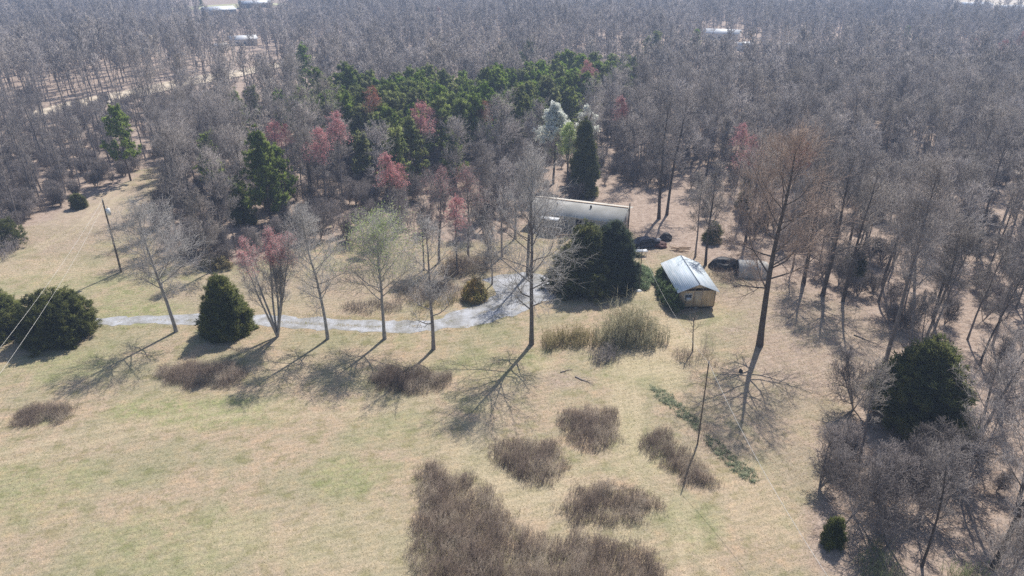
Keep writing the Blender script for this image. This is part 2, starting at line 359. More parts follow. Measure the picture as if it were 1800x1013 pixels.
def axis(lo, hi, step, far_lo, far_hi, g=1.045):
    a = list(np.arange(lo, hi + 1e-6, step)); s = step
    while a[-1] < far_hi: s *= g; a.append(a[-1] + min(s, 60))
    s = step
    while a[0] > far_lo: s *= g; a.insert(0, a[0] - min(s, 60))
    return np.array(a)
def ground():
    xs = axis(-75, 75, .55, -1400, 1400); ys = axis(22, 135, .55, -120, 2600)
    X, Y = np.meshgrid(xs, ys); nx, ny = len(xs), len(ys)
    Z = gz(X, Y)
    d = sdist(X, Y, LAWN)
    jit = (fbm(X * .25, Y * .25) - .5) * 5
    lawn = sm(-1.5, 1.5, d + jit)
    # litter under the open trees, green patches and worn paths, all in metres on the ground
    def blob(px, py, rx, ry, a=1.0, rot=0):
        c = P(px, py); dx, dy = X - c.x, Y - c.y
        ca, sa = math.cos(rot), math.sin(rot); u = (dx * ca + dy * sa) / rx; v = (-dx * sa + dy * ca) / ry
        rr = np.sqrt(u * u + v * v) + (fbm(X * .35 + 3, Y * .35) - .5) * 1.2
        return a * sm(1.15, .45, rr)
    litter = np.maximum.reduce([blob(1440, 620, 10, 14, .9), blob(1290, 520, 8, 6, .7), blob(1380, 640, 6, 8, .6), blob(470, 520, 20, 7, .45), blob(1480, 570, 13, 12, .9), blob(1420, 500, 12, 8, .9), blob(1330, 600, 6, 7, .35), blob(1500, 640, 9, 9, .8), blob(1200, 420, 12, 10, .9),
                                blob(985, 668, 3.2, 2.2, .8), blob(1230, 770, 3, 3, .4), blob(880, 455, 9, 7, .5), blob(760, 500, 8, 4, .55), blob(1420, 700, 4, 9, .55),
                                blob(1400, 800, 3, 8, .5), blob(620, 510, 16, 5, .45), blob(130, 390, 16, 18, .65), blob(1350, 700, 6, 8, .5)])
    green = np.maximum.reduce([blob(350, 720, 9, 3, .9), blob(260, 545, 7, 4, .95), blob(230, 515, 6, 4, .7), blob(120, 500, 18, 4, .5), blob(120, 640, 8, 4, .6), blob(600, 840, 5, 3, .7),
                               blob(1120, 800, 3, 6, .45), blob(700, 760, 6, 3, .4), blob(1030, 480, 8, 3, .35), blob(60, 860, 8, 5, .6), blob(870, 640, 7, 4, .5), blob(1110, 660, 6, 3, .4),
                               blob(1280, 560, 5, 4, .5), blob(300, 960, 10, 5, .5), blob(1200, 920, 4, 4, .55), blob(1000, 660, 4, 2, .3)])
    straw = np.maximum.reduce([blob(1150, 640, 4, 4.5, .9), blob(1190, 590, 2.5, 6, .8, .3), blob(900, 860, 5, 5, .7), blob(1100, 720, 2, 6, .7), blob(830, 790, 4, 4, .5), blob(150, 380, 12, 14, .5),
                               blob(500, 650, 9, 3, .4), blob(560, 950, 10, 4, .4), blob(1340, 900, 4, 5, .5), blob(470, 545, 10, 4, .4), blob(60, 470, 10, 4, .5), blob(1060, 950, 6, 2, .4), blob(1130, 510, 3, 3, .8)])
    track = np.zeros_like(X)
    for line in ([(1260, 560), (1190, 590), (1130, 625), (1090, 650), (1110, 700), (1100, 760), (1105, 810), (1190, 880), (1230, 1013)], [(1120, 800), (1020, 840), (900, 870), (840, 800), (880, 700), (960, 640)],
                 [(-50, 820), (200, 760), (420, 720), (620, 720), (840, 700)], [(-50, 470), (60, 440), (140, 400), (215, 330)]):
        w = WP(line); dd = np.full(X.shape, 1e9)
        for i in range(len(w) - 1):
            a, b = w[i], w[i + 1]; e = b - a; t = np.clip(((X - a[0]) * e[0] + (Y - a[1]) * e[1]) / (e @ e), 0, 1); dd = np.minimum(dd, np.hypot(X - a[0] - t * e[0], Y - a[1] - t * e[1]))
        dd = dd + (fbm(X * .3, Y * .3) - .5) * 1.2
        track = np.maximum(track, np.exp(-((dd - .8) / .38) ** 2) * (.35 + .65 * fbm(X * .5 + 7, Y * .5)))
    v = np.stack([X, Y, Z], -1).reshape(-1, 3)
    i = (np.arange(ny - 1)[:, None] * nx + np.arange(nx - 1)[None]).ravel()
    F = np.stack([i, i + 1, i + nx + 1, i + nx], 1)
    g = Geo(); g.add(v, None, F)
    m = g.mesh('ground', ground_mat(), True)
    for nm, a in (('lawn', lawn), ('track', track), ('litter', litter), ('green', green), ('straw', straw)):
        at = m.attributes.new(nm, 'FLOAT', 'POINT'); at.data.foreach_set('value', a.ravel().astype(np.float32))
    return tag(link('ground', m), kind='structure')
def ground_mat():
    m = bpy.data.materials.new('field and woodland floor'); m.use_nodes = True; nt = m.node_tree; N = nt.nodes; L = nt.links
    b = N['Principled BSDF']; b.inputs['Roughness'].default_value = .95; b.inputs['Specular IOR Level'].default_value = .1
    tc = N.new('ShaderNodeTexCoord')
    def noise(s, d=6, r=.6, sc=None):
        n = N.new('ShaderNodeTexNoise'); n.inputs['Scale'].default_value = s; n.inputs['Detail'].default_value = d; n.inputs['Roughness'].default_value = r
        if sc:
            mp = N.new('ShaderNodeMapping'); mp.inputs['Scale'].default_value = sc; L.new(tc.outputs['Object'], mp.inputs[0]); L.new(mp.outputs[0], n.inputs['Vector'])
        else: L.new(tc.outputs['Object'], n.inputs['Vector'])
        return n.outputs['Fac']
    def ramp(f, *st):
        r = N.new('ShaderNodeValToRGB'); e = r.color_ramp.elements
        e[0].position, e[0].color = st[0][0], (*st[0][1], 1); e[1].position, e[1].color = st[-1][0], (*st[-1][1], 1)
        for p, c in st[1:-1]: x = e.new(p); x.color = (*c, 1)
        L.new(f, r.inputs[0]); return r.outputs[0]
    def mix(f, a, b2, mode='MIX'):
        x = N.new('ShaderNodeMix'); x.data_type = 'RGBA'; x.blend_type = mode
        if isinstance(f, float): x.inputs[0].default_value = f
        else: L.new(f, x.inputs[0])
        L.new(a, x.inputs[6]); L.new(b2, x.inputs[7]); return x.outputs[2]
    def att(nm): a = N.new('ShaderNodeAttribute'); a.attribute_name = nm; return a.outputs['Fac']
    def math2(op, a, b2):
        x = N.new('ShaderNodeMath'); x.operation = op; x.use_clamp = True
        for i, q in enumerate((a, b2)):
            if isinstance(q, float): x.inputs[i].default_value = q
            else: L.new(q, x.inputs[i])
        return x.outputs[0]
    n1, n2, n3, n4 = noise(.12, 5), noise(.7, 6), noise(3.5, 5, .7), noise(9, 4, .8)
    base = ramp(n1, (.3, (.33, .315, .20)), (.46, (.41, .355, .25)), (.56, (.475, .375, .28)), (.72, (.31, .32, .18)))
    blot = ramp(n2, (.34, (.72, .76, .62)), (.5, (1, 1, 1)), (.68, (1.12, 1.05, .98)))
    lawn = mix(1.0, base, blot, 'MULTIPLY')
    gg = ramp(n2, (.3, (.24, .28, .12)), (.7, (.39, .40, .20)))
    brk = math2('MULTIPLY', att('green'), ramp(noise(1.2, 6, .75), (.36, (.15, .15, .15)), (.6, (1, 1, 1))))
    lawn = mix(brk, lawn, gg)
    ss = ramp(n2, (.3, (.50, .42, .28)), (.7, (.60, .50, .36)))
    lawn = mix(math2('MULTIPLY', att('straw'), .75), lawn, ss)
    fl = ramp(noise(.9, 8, .75), (.3, (.26, .19, .155)), (.5, (.42, .33, .275)), (.7, (.56, .45, .385)))
    lt = ramp(noise(1.1, 8, .8), (.3, (.27, .205, .17)), (.5, (.42, .33, .275)), (.68, (.56, .455, .39)))
    lawn = mix(math2('MULTIPLY', att('litter'), ramp(noise(.8, 7, .8), (.33, (.45, .45, .45)), (.55, (1, 1, 1)))), lawn, lt)
    allc = mix(att('lawn'), fl, lawn)
    wv = N.new('ShaderNodeTexWave'); wv.inputs['Scale'].default_value = .42; wv.inputs['Distortion'].default_value = 3.5; wv.inputs['Detail'].default_value = 3; wv.inputs['Detail Scale'].default_value = .35
    mp = N.new('ShaderNodeMapping'); mp.inputs['Rotation'].default_value = (0, 0, R(72)); L.new(tc.outputs['Object'], mp.inputs[0]); L.new(mp.outputs[0], wv.inputs['Vector'])
    allc = mix(1.0, allc, ramp(wv.outputs['Fac'], (.1, (.93, .935, .93)), (.8, (1.03, 1.02, 1.0))), 'MULTIPLY')
    allc = mix(math2('MULTIPLY', att('track'), .8), allc, ss)
    speck = ramp(n3, (.3, (.66, .66, .62)), (.52, (1, 1, 1)), (.75, (1.18, 1.14, 1.1)))
    sp2 = ramp(n4, (.32, (.62, .64, .58)), (.5, (1, 1, 1)), (.72, (1.25, 1.2, 1.15)))
    allc = mix(1.0, mix(1.0, allc, speck, 'MULTIPLY'), sp2, 'MULTIPLY')
    L.new(allc, b.inputs['Base Color'])
    bm = N.new('ShaderNodeBump'); bm.inputs['Strength'].default_value = .9; bm.inputs['Distance'].default_value = .12
    L.new(noise(5, 6, .8), bm.inputs['Height']); L.new(bm.outputs[0], b.inputs['Normal'])
    return m
ground()

# ---------------------------------------------------------------- tree kinds (shared meshes)
def kind_bare(seed, bark='bark', twig='twig', bud=None, nb=1, bsz=.16, pct=25, **kw):
    gt, gc, tips = gen_tree(seed, **kw)
    parts = [('trunk', gt.mesh('trunk', M[bark], True)), ('crown', gc.mesh('crown', M[twig]))]
    if bud:
        rng = np.random.RandomState(seed + 99); g = Geo()
        lo = np.percentile(tips[:, 2], pct); T = tips[tips[:, 2] > lo]
        C = np.repeat(T, nb, 0) + rng.normal(0, .16, (len(T) * nb, 3)); flakes(g, C, bsz, rng, .5)
        parts.append(('blossom', g.mesh('blossom', M[bud])))
    return parts
def place(name, parts, loc, rz=0, s=1.0, label=None, cat='tree', group=None, mats=None, z=None):
    x, y = loc[0], loc[1]
    o = empty(name, (x, y, float(gz(x, y)) if z is None else z), rz, label, cat, group, s)
    for nm, me in parts:
        p = link(nm, me, o)
        if mats and nm in mats:
            p.material_slots[0].link = 'OBJECT'; p.material_slots[0].material = M[mats[nm]]
    return o
def kind_cedar(seed, H=7, Rad=3, prof=None, leaf='cedar', lumps=70, per=14, lv=26, ll=.42, base=.0, trunk_r=.16, lr=.045):
    rng = np.random.RandomState(seed); g = Geo()
    prof = prof or (lambda t: (1 - t) ** .8)
    LC = []; LR = []
    while len(LC) < lumps:
        t = rng.uniform(0.02, 1); th = rng.uniform(0, 6.283)
        if rng.rand() > prof(t) + .25: continue
        r = Rad * prof(t) * rng.uniform(.62, 1.0) * (.72 + .5 * float(fbm(np.float64(2 * math.cos(th) + seed), np.float64(2 * math.sin(th) + 3 * t))) * 1.1)
        LC.append((r * math.cos(th), r * math.sin(th), base + t * (H - base))); LR.append(Rad * rng.uniform(.16, .30) + .15)
    LC = np.array(LC); LR = np.array(LR)
    n = lumps * per
    d = norm(rng.normal(size=(n, 3)) + [0, 0, .25]); k = np.repeat(np.arange(lumps), per)
    S = LC[k] + d * (LR[k] * rng.uniform(.5, 1.1, n))[:, None] * [1, 1, 1.35]
    # deeper sprays that close the inside
    m = n // 3; t = rng.uniform(0, .93, m); th = rng.uniform(0, 6.283, m); rr = Rad * np.array([prof(q) for q in t]) * rng.uniform(.2, .75, m)
    S2 = np.stack([rr * np.cos(th), rr * np.sin(th), base + t * (H - base)], 1); S = np.concatenate([S, S2])
    S[:, 2] = np.maximum(S[:, 2], .05 + base)
    out = norm(S * [1, 1, .25] + [0, 0, .6])
    A = np.repeat(S, lv, 0); dd = norm(np.repeat(out, lv, 0) + rng.normal(0, .75, (len(A), 3)))
    A = A + rng.normal(0, .14, A.shape)
    spikes(g, A, A + dd * (ll * rng.uniform(.5, 1.2, len(A)))[:, None], lr)
    V = np.concatenate(g.v); kz = H / np.percentile(V[:, 2], 99.8); kr = Rad / np.percentile(np.hypot(V[:, 0], V[:, 1]), 97); V *= [kr, kr, kz]; g.v = [V]
    gt = Geo(); K = 7; tt = np.linspace(0, 1, K)
    tubes(gt, np.stack([np.zeros(K), np.zeros(K), tt * H * .9], 1)[None], (trunk_r * (1 - tt * .9))[None], 7)
    q, r = children(gt_line(H * .85), np.array([np.linspace(trunk_r, .03, 7)]), 30, max(.04, base / H), .95, 1.2, lambda t: Rad * .8 * np.maximum(.15, 1 - t), .12, .1, 4, .3, rng, .02, 'abs')
    tubes(gt, q, r, 4)
    return [('trunk', gt.mesh('trunk', M['needle_trunk'], True)), ('crown', g.mesh('crown', M[leaf]))]
def gt_line(h): return np.stack([np.zeros(7), np.zeros(7), np.linspace(0, h, 7)], 1)[None]
def kind_pine(seed, H=13, Rad=2.6, cb=.45, leaf='pine', limbs=36, puffs=8, nd=20, L=.55):
    rng = np.random.RandomState(seed); gt, g = Geo(), Geo(); K = 8; tt = np.linspace(0, 1, K)
    Q = np.stack([np.cumsum(rng.normal(0, .07, K)), np.cumsum(rng.normal(0, .07, K)), tt * H], 1)[None]; Q[0, 0, :2] = 0
    RR = (.16 * (1 - tt) + .02)[None]; tubes(gt, Q, RR, 7)
    q, r = children(Q, RR, limbs, cb, .99, lambda t: 1.35 - .7 * (t - cb) / (1 - cb), lambda t: Rad * np.clip(1.12 - (t - cb) / (1 - cb), .12, 1) ** .5, .1, .09, 5, .4, rng, .02, 'abs')
    tubes(gt, q, r, 4)
    f = rng.uniform(.35, 1, (len(q), puffs)) * 4; i = np.clip(f.astype(int), 0, 3); fr = (f - i)[..., None]; ix = np.arange(len(q))[:, None]
    C = (q[ix, i] * (1 - fr) + q[ix, i + 1] * fr).reshape(-1, 3) + rng.normal(0, .28, (len(q) * puffs, 3)) + [0, 0, .1]
    A = np.repeat(C, nd, 0) + rng.normal(0, .1, (len(C) * nd, 3)); dd = norm(rng.normal(size=A.shape) + [0, 0, .5])
    spikes(g, A, A + dd * (L * rng.uniform(.5, 1.2, len(A)))[:, None], .075)
    return [('trunk', gt.mesh('trunk', M['needle_trunk'], True)), ('crown', g.mesh('crown', M[leaf]))]

RND = random.Random(11)
# ---- the row of trees along the driveway and the other single trees of the yard
FEAT = []       # ground positions kept clear of forest trees
def feat(px, py, r=2.5):
    p = P(px, py); FEAT.append((p.x, p.y, r)); return p
place('bare_tree', kind_bare(101, 'palebark', 'paletwig', H=14.5, r0=.2, cb=.34, spread=5.8, n=(26, 8, 7, 6), tw=(.014, .009), lean=(-.03, .0), a0=1.2, a1=.65), feat(310, 583), .4,
      label='leaning pale grey bare tree beside the driveway, left of the conical cedar', group=None)
place('red_budding_tree', kind_bare(102, 'palebark', 'paletwig', 'pinkbud', 1, .085, pct=45, H=12, r0=.2, cb=.34, spread=2.8, tw=(.014, .009), stems=7, fan=.30, n=(12, 6, 6, 5), a0=.7, a1=.35, up=.18), feat(488, 592), .2,
      label='vase shaped many stemmed tree with pinkish red buds beside the conical cedar')
place('bare_tree', kind_bare(103, 'palebark', 'paletwig', H=15.3, r0=.18, cb=.28, spread=4.8, n=(28, 8, 7, 6), tw=(.014, .009), lean=(.0, 0), a0=1.2, a1=.45), feat(576, 596), 1.4,
      label='straight grey bare tree between the pink budding tree and the green budding tree')
place('green_budding_tree', kind_bare(104, 'palebark', 'paletwig', 'limebud', 1, .10, H=12.6, r0=.2, cb=.38, spread=6.6, n=(26, 8, 7, 6), tw=(.014, .009), a0=1.1, a1=.75, up=.10), feat(676, 596), 2.2,
      label='round topped tree with fresh lime green buds in the driveway row')
place('bare_tree', kind_bare(105, 'bark', 'paletwig', H=14.5, r0=.2, cb=.22, spread=4.8, n=(18, 7, 6, 6), tw=(.014, .009), a0=1.2, a1=.5, wob=.17), feat(762, 614), .9,
      label='crooked pale limbed bare tree at the bend of the driveway')
place('bare_tree', kind_bare(106, 'bark', 'paletwig', H=20.5, r0=.25, cb=.2, spread=7.2, n=(26, 8, 7, 6), tw=(.015, .01), a0=1.3, a1=.4, lean=(.0, 0), wob=.12), feat(934, 606), 2.9,
      label='tall bare tree with long spreading limbs alone on the lawn below the double cedar')
place('bare_tree', kind_bare(107, 'darkbark', 'browntwig', H=23, r0=.34, cb=.27, spread=8.4, n=(24, 8, 7, 7), tw=(.017, .011), a0=1.25, a1=.45, lean=(.01, 0), sides=9, wob=.11), feat(1335, 608), 1.0,
      label='huge dark trunked tree with a warm brown crown right of the blue roofed shed')
place('bare_tree', kind_bare(108, 'bark', 'twig', H=22, r0=.22, cb=.42, spread=5, n=(24, 8, 7, 7), lean=(.03, 0), a0=.9, a1=.4), feat(1550, 655), .5,
      label='tall slim grey tree rising just behind the big green cedar at the right')
place('bare_tree', kind_bare(109, 'bark', 'twig', H=17, r0=.18, cb=.4, spread=4.5, n=(18, 8, 7, 6), lean=(.30, 0), a0=.9, a1=.4), feat(1600, 640), 1.7,
      label='grey tree leaning strongly to the right behind the big green cedar')
place('bare_tree', kind_bare(110, 'darkbark', 'twig', H=17, r0=.25, cb=.3, spread=5, n=(18, 7, 7, 6), lean=(.03, 0)), feat(1412, 500), 0,
      label='dark trunked tree standing right of the grey hoop shelter')
place('bare_tree', kind_bare(111, 'darkbark', 'twig', H=18, r0=.25, cb=.3, spread=5.5, n=(18, 7, 7, 6)), feat(1446, 520), 2,
      label='dark trunked tree casting a fan of shadows at the edge of the leaf litter')
place('bare_tree', kind_bare(112, 'darkbark', 'twig', H=17, r0=.2, cb=.35, spread=4.5, n=(18, 7, 7, 6)), feat(1482, 530), 2,
      label='thinner dark trunked tree at the front edge of the right hand woods')
for k, (px, py, H, r, lb) in enumerate([
        (1745, 1000, 15, .26, 'dark tree leaning right at the bottom right corner'),
        (1690, 850, 14, .2, 'dark slanting trunk below the right side of the big green cedar'),
        (1785, 900, 15, .2, 'dark trunk at the right edge above the bottom right corner'),
        (1640, 560, 16, .22, 'grey tree behind the leaning tree above the big green cedar'),
        (1240, 466, 14, .24, 'bare tree with dark trunk standing right behind the blue roofed shed'),
        (1222, 452, 12, .16, 'thin forked bare tree just left of the dark trunk behind the shed'),
        (1158, 385, 19, .36, 'big dark bare tree behind the right end of the grey house'),
        (1172, 378, 19, .3, 'tall bare tree touching the big dark one behind the grey house'),
        (928, 484, 17, .3, 'bare tree at the edge of the gravel parking area behind the tall lawn tree'),
        (882, 452, 14, .2, 'slim bare tree between the house and the pink tree behind the driveway'),
        (745, 475, 10, .14, 'small bare tree on the dry ground behind the driveway bend'),
        (372, 478, 11, .16, 'small brownish bare tree behind the conical cedar at the grove edge'),
        (905, 420, 15, .2, 'bare tree at the left end of the grey house'),
        (865, 500, 8, .12, 'small bare tree on the island of shrubs left of the parking area'),
        (1310, 430, 17, .26, 'bare tree behind the grey hoop shelter'),
        (1020, 338, 16, .24, 'bare tree behind the ridge of the grey house')]):
    place('bare_tree', kind_bare(130 + k, 'darkbark' if r > .2 else 'bark', 'twig', H=H, r0=r * .75, cb=.3, spread=H * .27, n=(17, 7, 6, 6), lean=(RND.uniform(-.05, .05), 0), a0=1.1), feat(px, py), k, label=lb)
for k, (px, py, H, bud, lb) in enumerate([
        (823, 455, 13, 'pinkbud', 'pink budding tree behind the driveway with orange red lower twigs'),
        (772, 462, 13, 'pinkbud', 'larger dusty pink budding tree at the front of the grove behind the driveway')]):
    place('red_budding_tree', kind_bare(150 + k, 'bark', 'twig', bud, 1, .07, H=H, r0=.18, cb=.3, spread=4, n=(16, 7, 6, 5)), feat(px, py), k, label=lb)
place('young_tree', kind_bare(160, 'darkbark', 'browntwig', H=4.6, r0=.06, cb=.5, spread=1.2, n=(8, 4, 3)), P(1217, 618), 0, label='thin young tree rising from the shrub patch in front of the shed')
for k, (px, py, H, lb) in enumerate([(1172, 615, 3.2, 'low grey bare tree beside the straw green thicket'), ]): pass

# ---- evergreens of the yard
place('cedar_tree', kind_cedar(201, 6.9, 2.85, lambda t: (1 - t) ** .62 * (.82 + .18 * min(1, t * 6)), 'cedar', 110, 16), P(402, 583), 0,
      label='dense conical dark green cedar beside the driveway', cat='cedar')
rnd = lambda t: math.sqrt(max(0, 1 - (t * .98) ** 2.4)) * (.86 + .14 * min(1, t * 5))
place('round_cedar', kind_cedar(202, 5.4, 3.9, rnd, 'cedar', 140, 16), P(108, 592), 0, label='wide rounded green cedar bush left of the driveway end', cat='cedar')
place('round_cedar', kind_cedar(203, 5.2, 3.5, rnd, 'cedar', 120, 16), P(-8, 588), 1, label='rounded cedar bush cut by the left edge of the picture', cat='cedar')
place('cedar_tree', kind_cedar(204, 8.3, 4.6, lambda t: (1 - t) ** .7 * (.85 + .15 * min(1, t * 6)), 'cedarlime', 190, 17, ll=.5), P(1028, 502), 0,
      label='broad olive topped left cedar of the pair in front of the house', cat='cedar')
place('cedar_tree', kind_cedar(205, 8.6, 3.5, lambda t: (1 - t) ** .55 * (.85 + .15 * min(1, t * 6)), 'cedardark', 150, 17, ll=.5), P(1074, 500), 0,
      label='darker blue green right cedar of the pair in front of the house', cat='cedar')
place('cedar_tree', kind_cedar(206, 9.0, 4.2, lambda t: (1 - t) ** .8 * (.75 + .25 * min(1, t * 2.5)), 'cedarlime', 130, 15, ll=.42, base=1.0), P(1607, 748), 0,
      label='large yellow green cedar at the front of the right hand woods', cat='cedar')
place('cedar_tree', kind_cedar(207, 13.6, 2.5, lambda t: (1 - t) ** .5 * (.8 + .2 * min(1, t * 4)), 'cedarlime', 100, 15, ll=.5), P(1024, 345), 0,
      label='tall dark narrow cedar behind the house beside the white flowering tree', cat='cedar')
for k, (px, py, H, Rd, lb) in enumerate([
        (12, 432, 4.3, 3.2, 'dark green cedar bush at the left edge of the picture beside the tan field'),
        (139, 366, 2.6, 1.3, 'small green cedar bush on the upper edge of the tan field'),
        (1305, 372, 7, 1.3, 'small dark cedar among bare trees behind the hoop shelter'),
        (1462, 955, 2.4, .8, 'small dark evergreen at the foot of the right hand woods'),
        (1252, 425, 3.2, 1.5, 'small dark evergreen bush uphill of the shed'),
        (1500, 480, 3, 1.6, 'low green evergreen among trunks of the right hand woods'),
        (430, 395, 8, 2.0, 'dark green cedar hidden in the grove left of the pines')]):
    place('cedar_tree', kind_cedar(220 + k, H, Rd, (rnd if k < 2 else (lambda t: (1 - t) ** .7)) if H < 5 else None, 'cedar', 30, 11, ll=.36), P(px, py), k, label=lb, cat='cedar')
def hedge(pts, name, mt, lb, cat, h, seed, den=28, ll=.3, group=None):
    rng = np.random.RandomState(seed); w = WP(pts); lo = w.min(0); hi = w.max(0); A = (hi[0] - lo[0]) * (hi[1] - lo[1])
    q = rng.uniform(lo, hi, (int(A * den), 2)); q = q[inpoly(q[:, 0], q[:, 1], w)]; c = q.mean(0)
    e = np.clip(sdist(q[:, 0], q[:, 1], w) / .9, .15, 1); top = h * np.sqrt(e) * (.55 + .75 * fbm(q[:, 0] * .9, q[:, 1] * .9))
    z = top * np.sqrt(rng.uniform(0.02, 1, len(q)))
    S = np.stack([q[:, 0] - c[0], q[:, 1] - c[1], z], 1); A2 = np.repeat(S, 14, 0) + rng.normal(0, .12, (len(S) * 14, 3)); A2[:, 2] = np.maximum(A2[:, 2], .02)
    g = Geo(); spikes(g, A2, A2 + norm(rng.normal(size=A2.shape) + [0, 0, .6]) * (ll * rng.uniform(.4, 1.2, len(A2)))[:, None], .035)
    o = link(name, g.mesh(name, M[mt])); o.location = (c[0], c[1], 0); return tag(o, lb, cat, group)
hedge([(1150, 490), (1166, 476), (1185, 490), (1196, 520), (1202, 550), (1188, 556), (1170, 545), (1156, 525)], 'evergreen_hedge', 'shrubgreen', 'dark green hedge along the left wall of the blue roofed shed', 'hedge', 2.1, 5, 34)
hedge([(1112, 480), (1128, 470), (1146, 478), (1150, 500), (1136, 512), (1116, 506)], 'herb_bed', 'herb', 'pale green leafy bed between the double cedar and the shed', 'plants', .9, 6, 30, .2)
hedge([(812, 520), (830, 508), (852, 512), (857, 530), (835, 538), (815, 534)], 'rusty_shrub', 'orangebush', 'rusty yellow shrub beside the gravel driveway', 'shrub', 2.1, 7, 30, .36)
hedge([(350, 470), (372, 462), (400, 465), (410, 474), (380, 480)], 'olive_shrub', 'olive', 'olive shrub behind the conical cedar', 'shrub', 2.0, 8, 24, .3)

# ---- thickets of thin upright stems
def thicket(pts, name, mt, lb, cat, h, den, seed, group=None, side=5, r=.010, wobble=.25, edge=1.2, amp=.35, origin=None, wpts=None):
    rng = np.random.RandomState(seed); w = rough_poly(WP(pts) if wpts is None else wpts, .8, amp, seed); lo = w.min(0); hi = w.max(0); A = (hi[0] - lo[0]) * (hi[1] - lo[1])
    q = rng.uniform(lo, hi, (int(A * den), 2)); e = sdist(q[:, 0], q[:, 1], w) + (fbm(q[:, 0] * 1.3, q[:, 1] * 1.3) - .5) * 1.4 + np.abs(rng.normal(0, .28, len(q)))
    k = e > 0; q = q[k]; e = e[k]; c = w.mean(0)
    clump = fbm(q[:, 0] * .8 + seed, q[:, 1] * .8); k = rng.rand(len(q)) < (.45 + .9 * clump) * (.2 + .8 * np.clip(e / .9, 0, 1)); q = q[k]; e = e[k]; clump = clump[k]
    H = h * (.45 + .55 * np.clip(e / edge, 0, 1)) * (.4 + 1.1 * clump) * np.where(rng.rand(len(q)) < .05, 1.45, rng.uniform(.45, 1.1, len(q)))
    A0 = np.stack([q[:, 0] - c[0], q[:, 1] - c[1], np.zeros(len(q)) - .02], 1)
    d = norm(rng.normal(0, wobble, (len(q), 3)) * [1, 1, 0] + [0, 0, 1]); B0 = A0 + d * H[:, None]
    g = Geo(); spikes(g, A0, B0, r)
    t = rng.uniform(.2, .98, (len(q), side, 1)); S = (A0[:, None] * (1 - t) + B0[:, None] * t).reshape(-1, 3)
    dd = norm(rng.normal(0, 1, S.shape) * [1, 1, .5] + [0, 0, .8]); spikes(g, S, S + dd * (np.repeat(H, side) * rng.uniform(.15, .35, len(S)))[:, None], r * .75)
    o = link(name, g.mesh(name, M[mt])); o.location = (c[0], c[1], 0); return tag(o, lb, cat, group)
G = 'unmown thickets of brown stems on the lawn'
TH = [
 ([(18, 742), (30, 722), (75, 714), (120, 712), (137, 722), (128, 738), (80, 747), (40, 749)], 1.1, 40, 'small low purplish thicket at the far left of the lawn'),
 ([(268, 660), (290, 646), (350, 642), (410, 644), (434, 656), (425, 672), (380, 681), (320, 682), (282, 676)], 1.3, 34, 'long purplish brown thicket below the conical cedar'),
 ([(652, 672), (670, 655), (715, 650), (765, 652), (792, 666), (780, 683), (735, 694), (690, 693), (660, 684)], 1.35, 36, 'oval dark brown thicket below the green budding tree'),
 ([(980, 745), (985, 728), (1020, 720), (1070, 724), (1088, 745), (1084, 775), (1060, 796), (1020, 790), (990, 770)], 1.2, 34, 'squarish brown thicket above the round one in the middle of the lawn'),
 ([(864, 795), (880, 776), (930, 770), (985, 785), (1004, 812), (985, 840), (940, 857), (895, 838), (868, 815)], 1.1, 34, 'rounded brown thicket just above the largest thicket'),
 ([(1130, 775), (1140, 758), (1170, 760), (1200, 788), (1235, 820), (1268, 850), (1240, 858), (1200, 848), (1160, 815), (1135, 795)], 1.2, 36, 'slanting brown thicket left of the near utility pole'),
 ([(977, 890), (1000, 868), (1040, 850), (1090, 852), (1130, 872), (1168, 884), (1150, 905), (1100, 925), (1060, 930), (1010, 915), (982, 905)], 1.2, 34, 'teardrop shaped brown thicket pointing right beside the largest thicket'),
 ([(735, 830), (760, 815), (810, 835), (850, 860), (880, 890), (930, 930), (985, 938), (1040, 935), (1100, 950), (1150, 970), (1168, 1000), (1150, 1040), (1100, 1100), (900, 1120), (760, 1100), (740, 1040), (720, 980), (718, 925), (742, 885), (732, 855)], 1.35, 30, 'largest brown thicket, filling the bottom centre of the lawn'),
]
for k, (pts, h, den, lb) in enumerate(TH):
    thicket(pts, 'bramble_thicket', 'bramble', lb, 'thicket', h * .85, den * 4.2, 300 + k, G)
thicket([(1042, 600), (1060, 585), (1110, 575), (1155, 585), (1170, 600), (1150, 615), (1100, 618), (1055, 612)], 'reed_thicket', 'reed', 'tall straw green thicket below the double cedar', 'thicket', 3.6, 22, 320, side=9, r=.024, wobble=.12)
thicket([(944, 606), (960, 594), (1000, 588), (1045, 592), (1050, 606), (1020, 616), (970, 616)], 'olive_thicket', 'olive', 'low olive brown thicket between the tall lawn tree and the straw green thicket', 'thicket', 1.9, 44, 321, side=6, r=.02)
thicket([(1030, 632), (1045, 620), (1075, 622), (1086, 634), (1070, 644), (1045, 643)], 'dark_shrub', 'greyshrub', 'small grey green shrub in front of the straw green thicket', 'shrub', 2.0, 40, 322, side=6, r=.02)
thicket([(1180, 628), (1195, 616), (1230, 618), (1252, 628), (1245, 640), (1200, 640)], 'bramble_thicket', 'bramble', 'low reddish brown thicket in front of the shed', 'thicket', 1.4, 34, 323, side=6)
thicket([(1225, 612), (1240, 600), (1252, 606), (1250, 622), (1232, 624)], 'grey_shrub', 'bramblegrey', 'thin grey shrub at the right of the low thicket in front of the shed', 'shrub', 3.0, 14, 324, side=6)
thicket([(1204, 742), (1232, 734), (1272, 768), (1286, 806), (1252, 806), (1218, 780)], 'bramble_thicket', 'bramblegrey', 'sparse grey brown stems between the two strips of green leaves', 'thicket', .9, 28, 325, side=5, amp=.2)
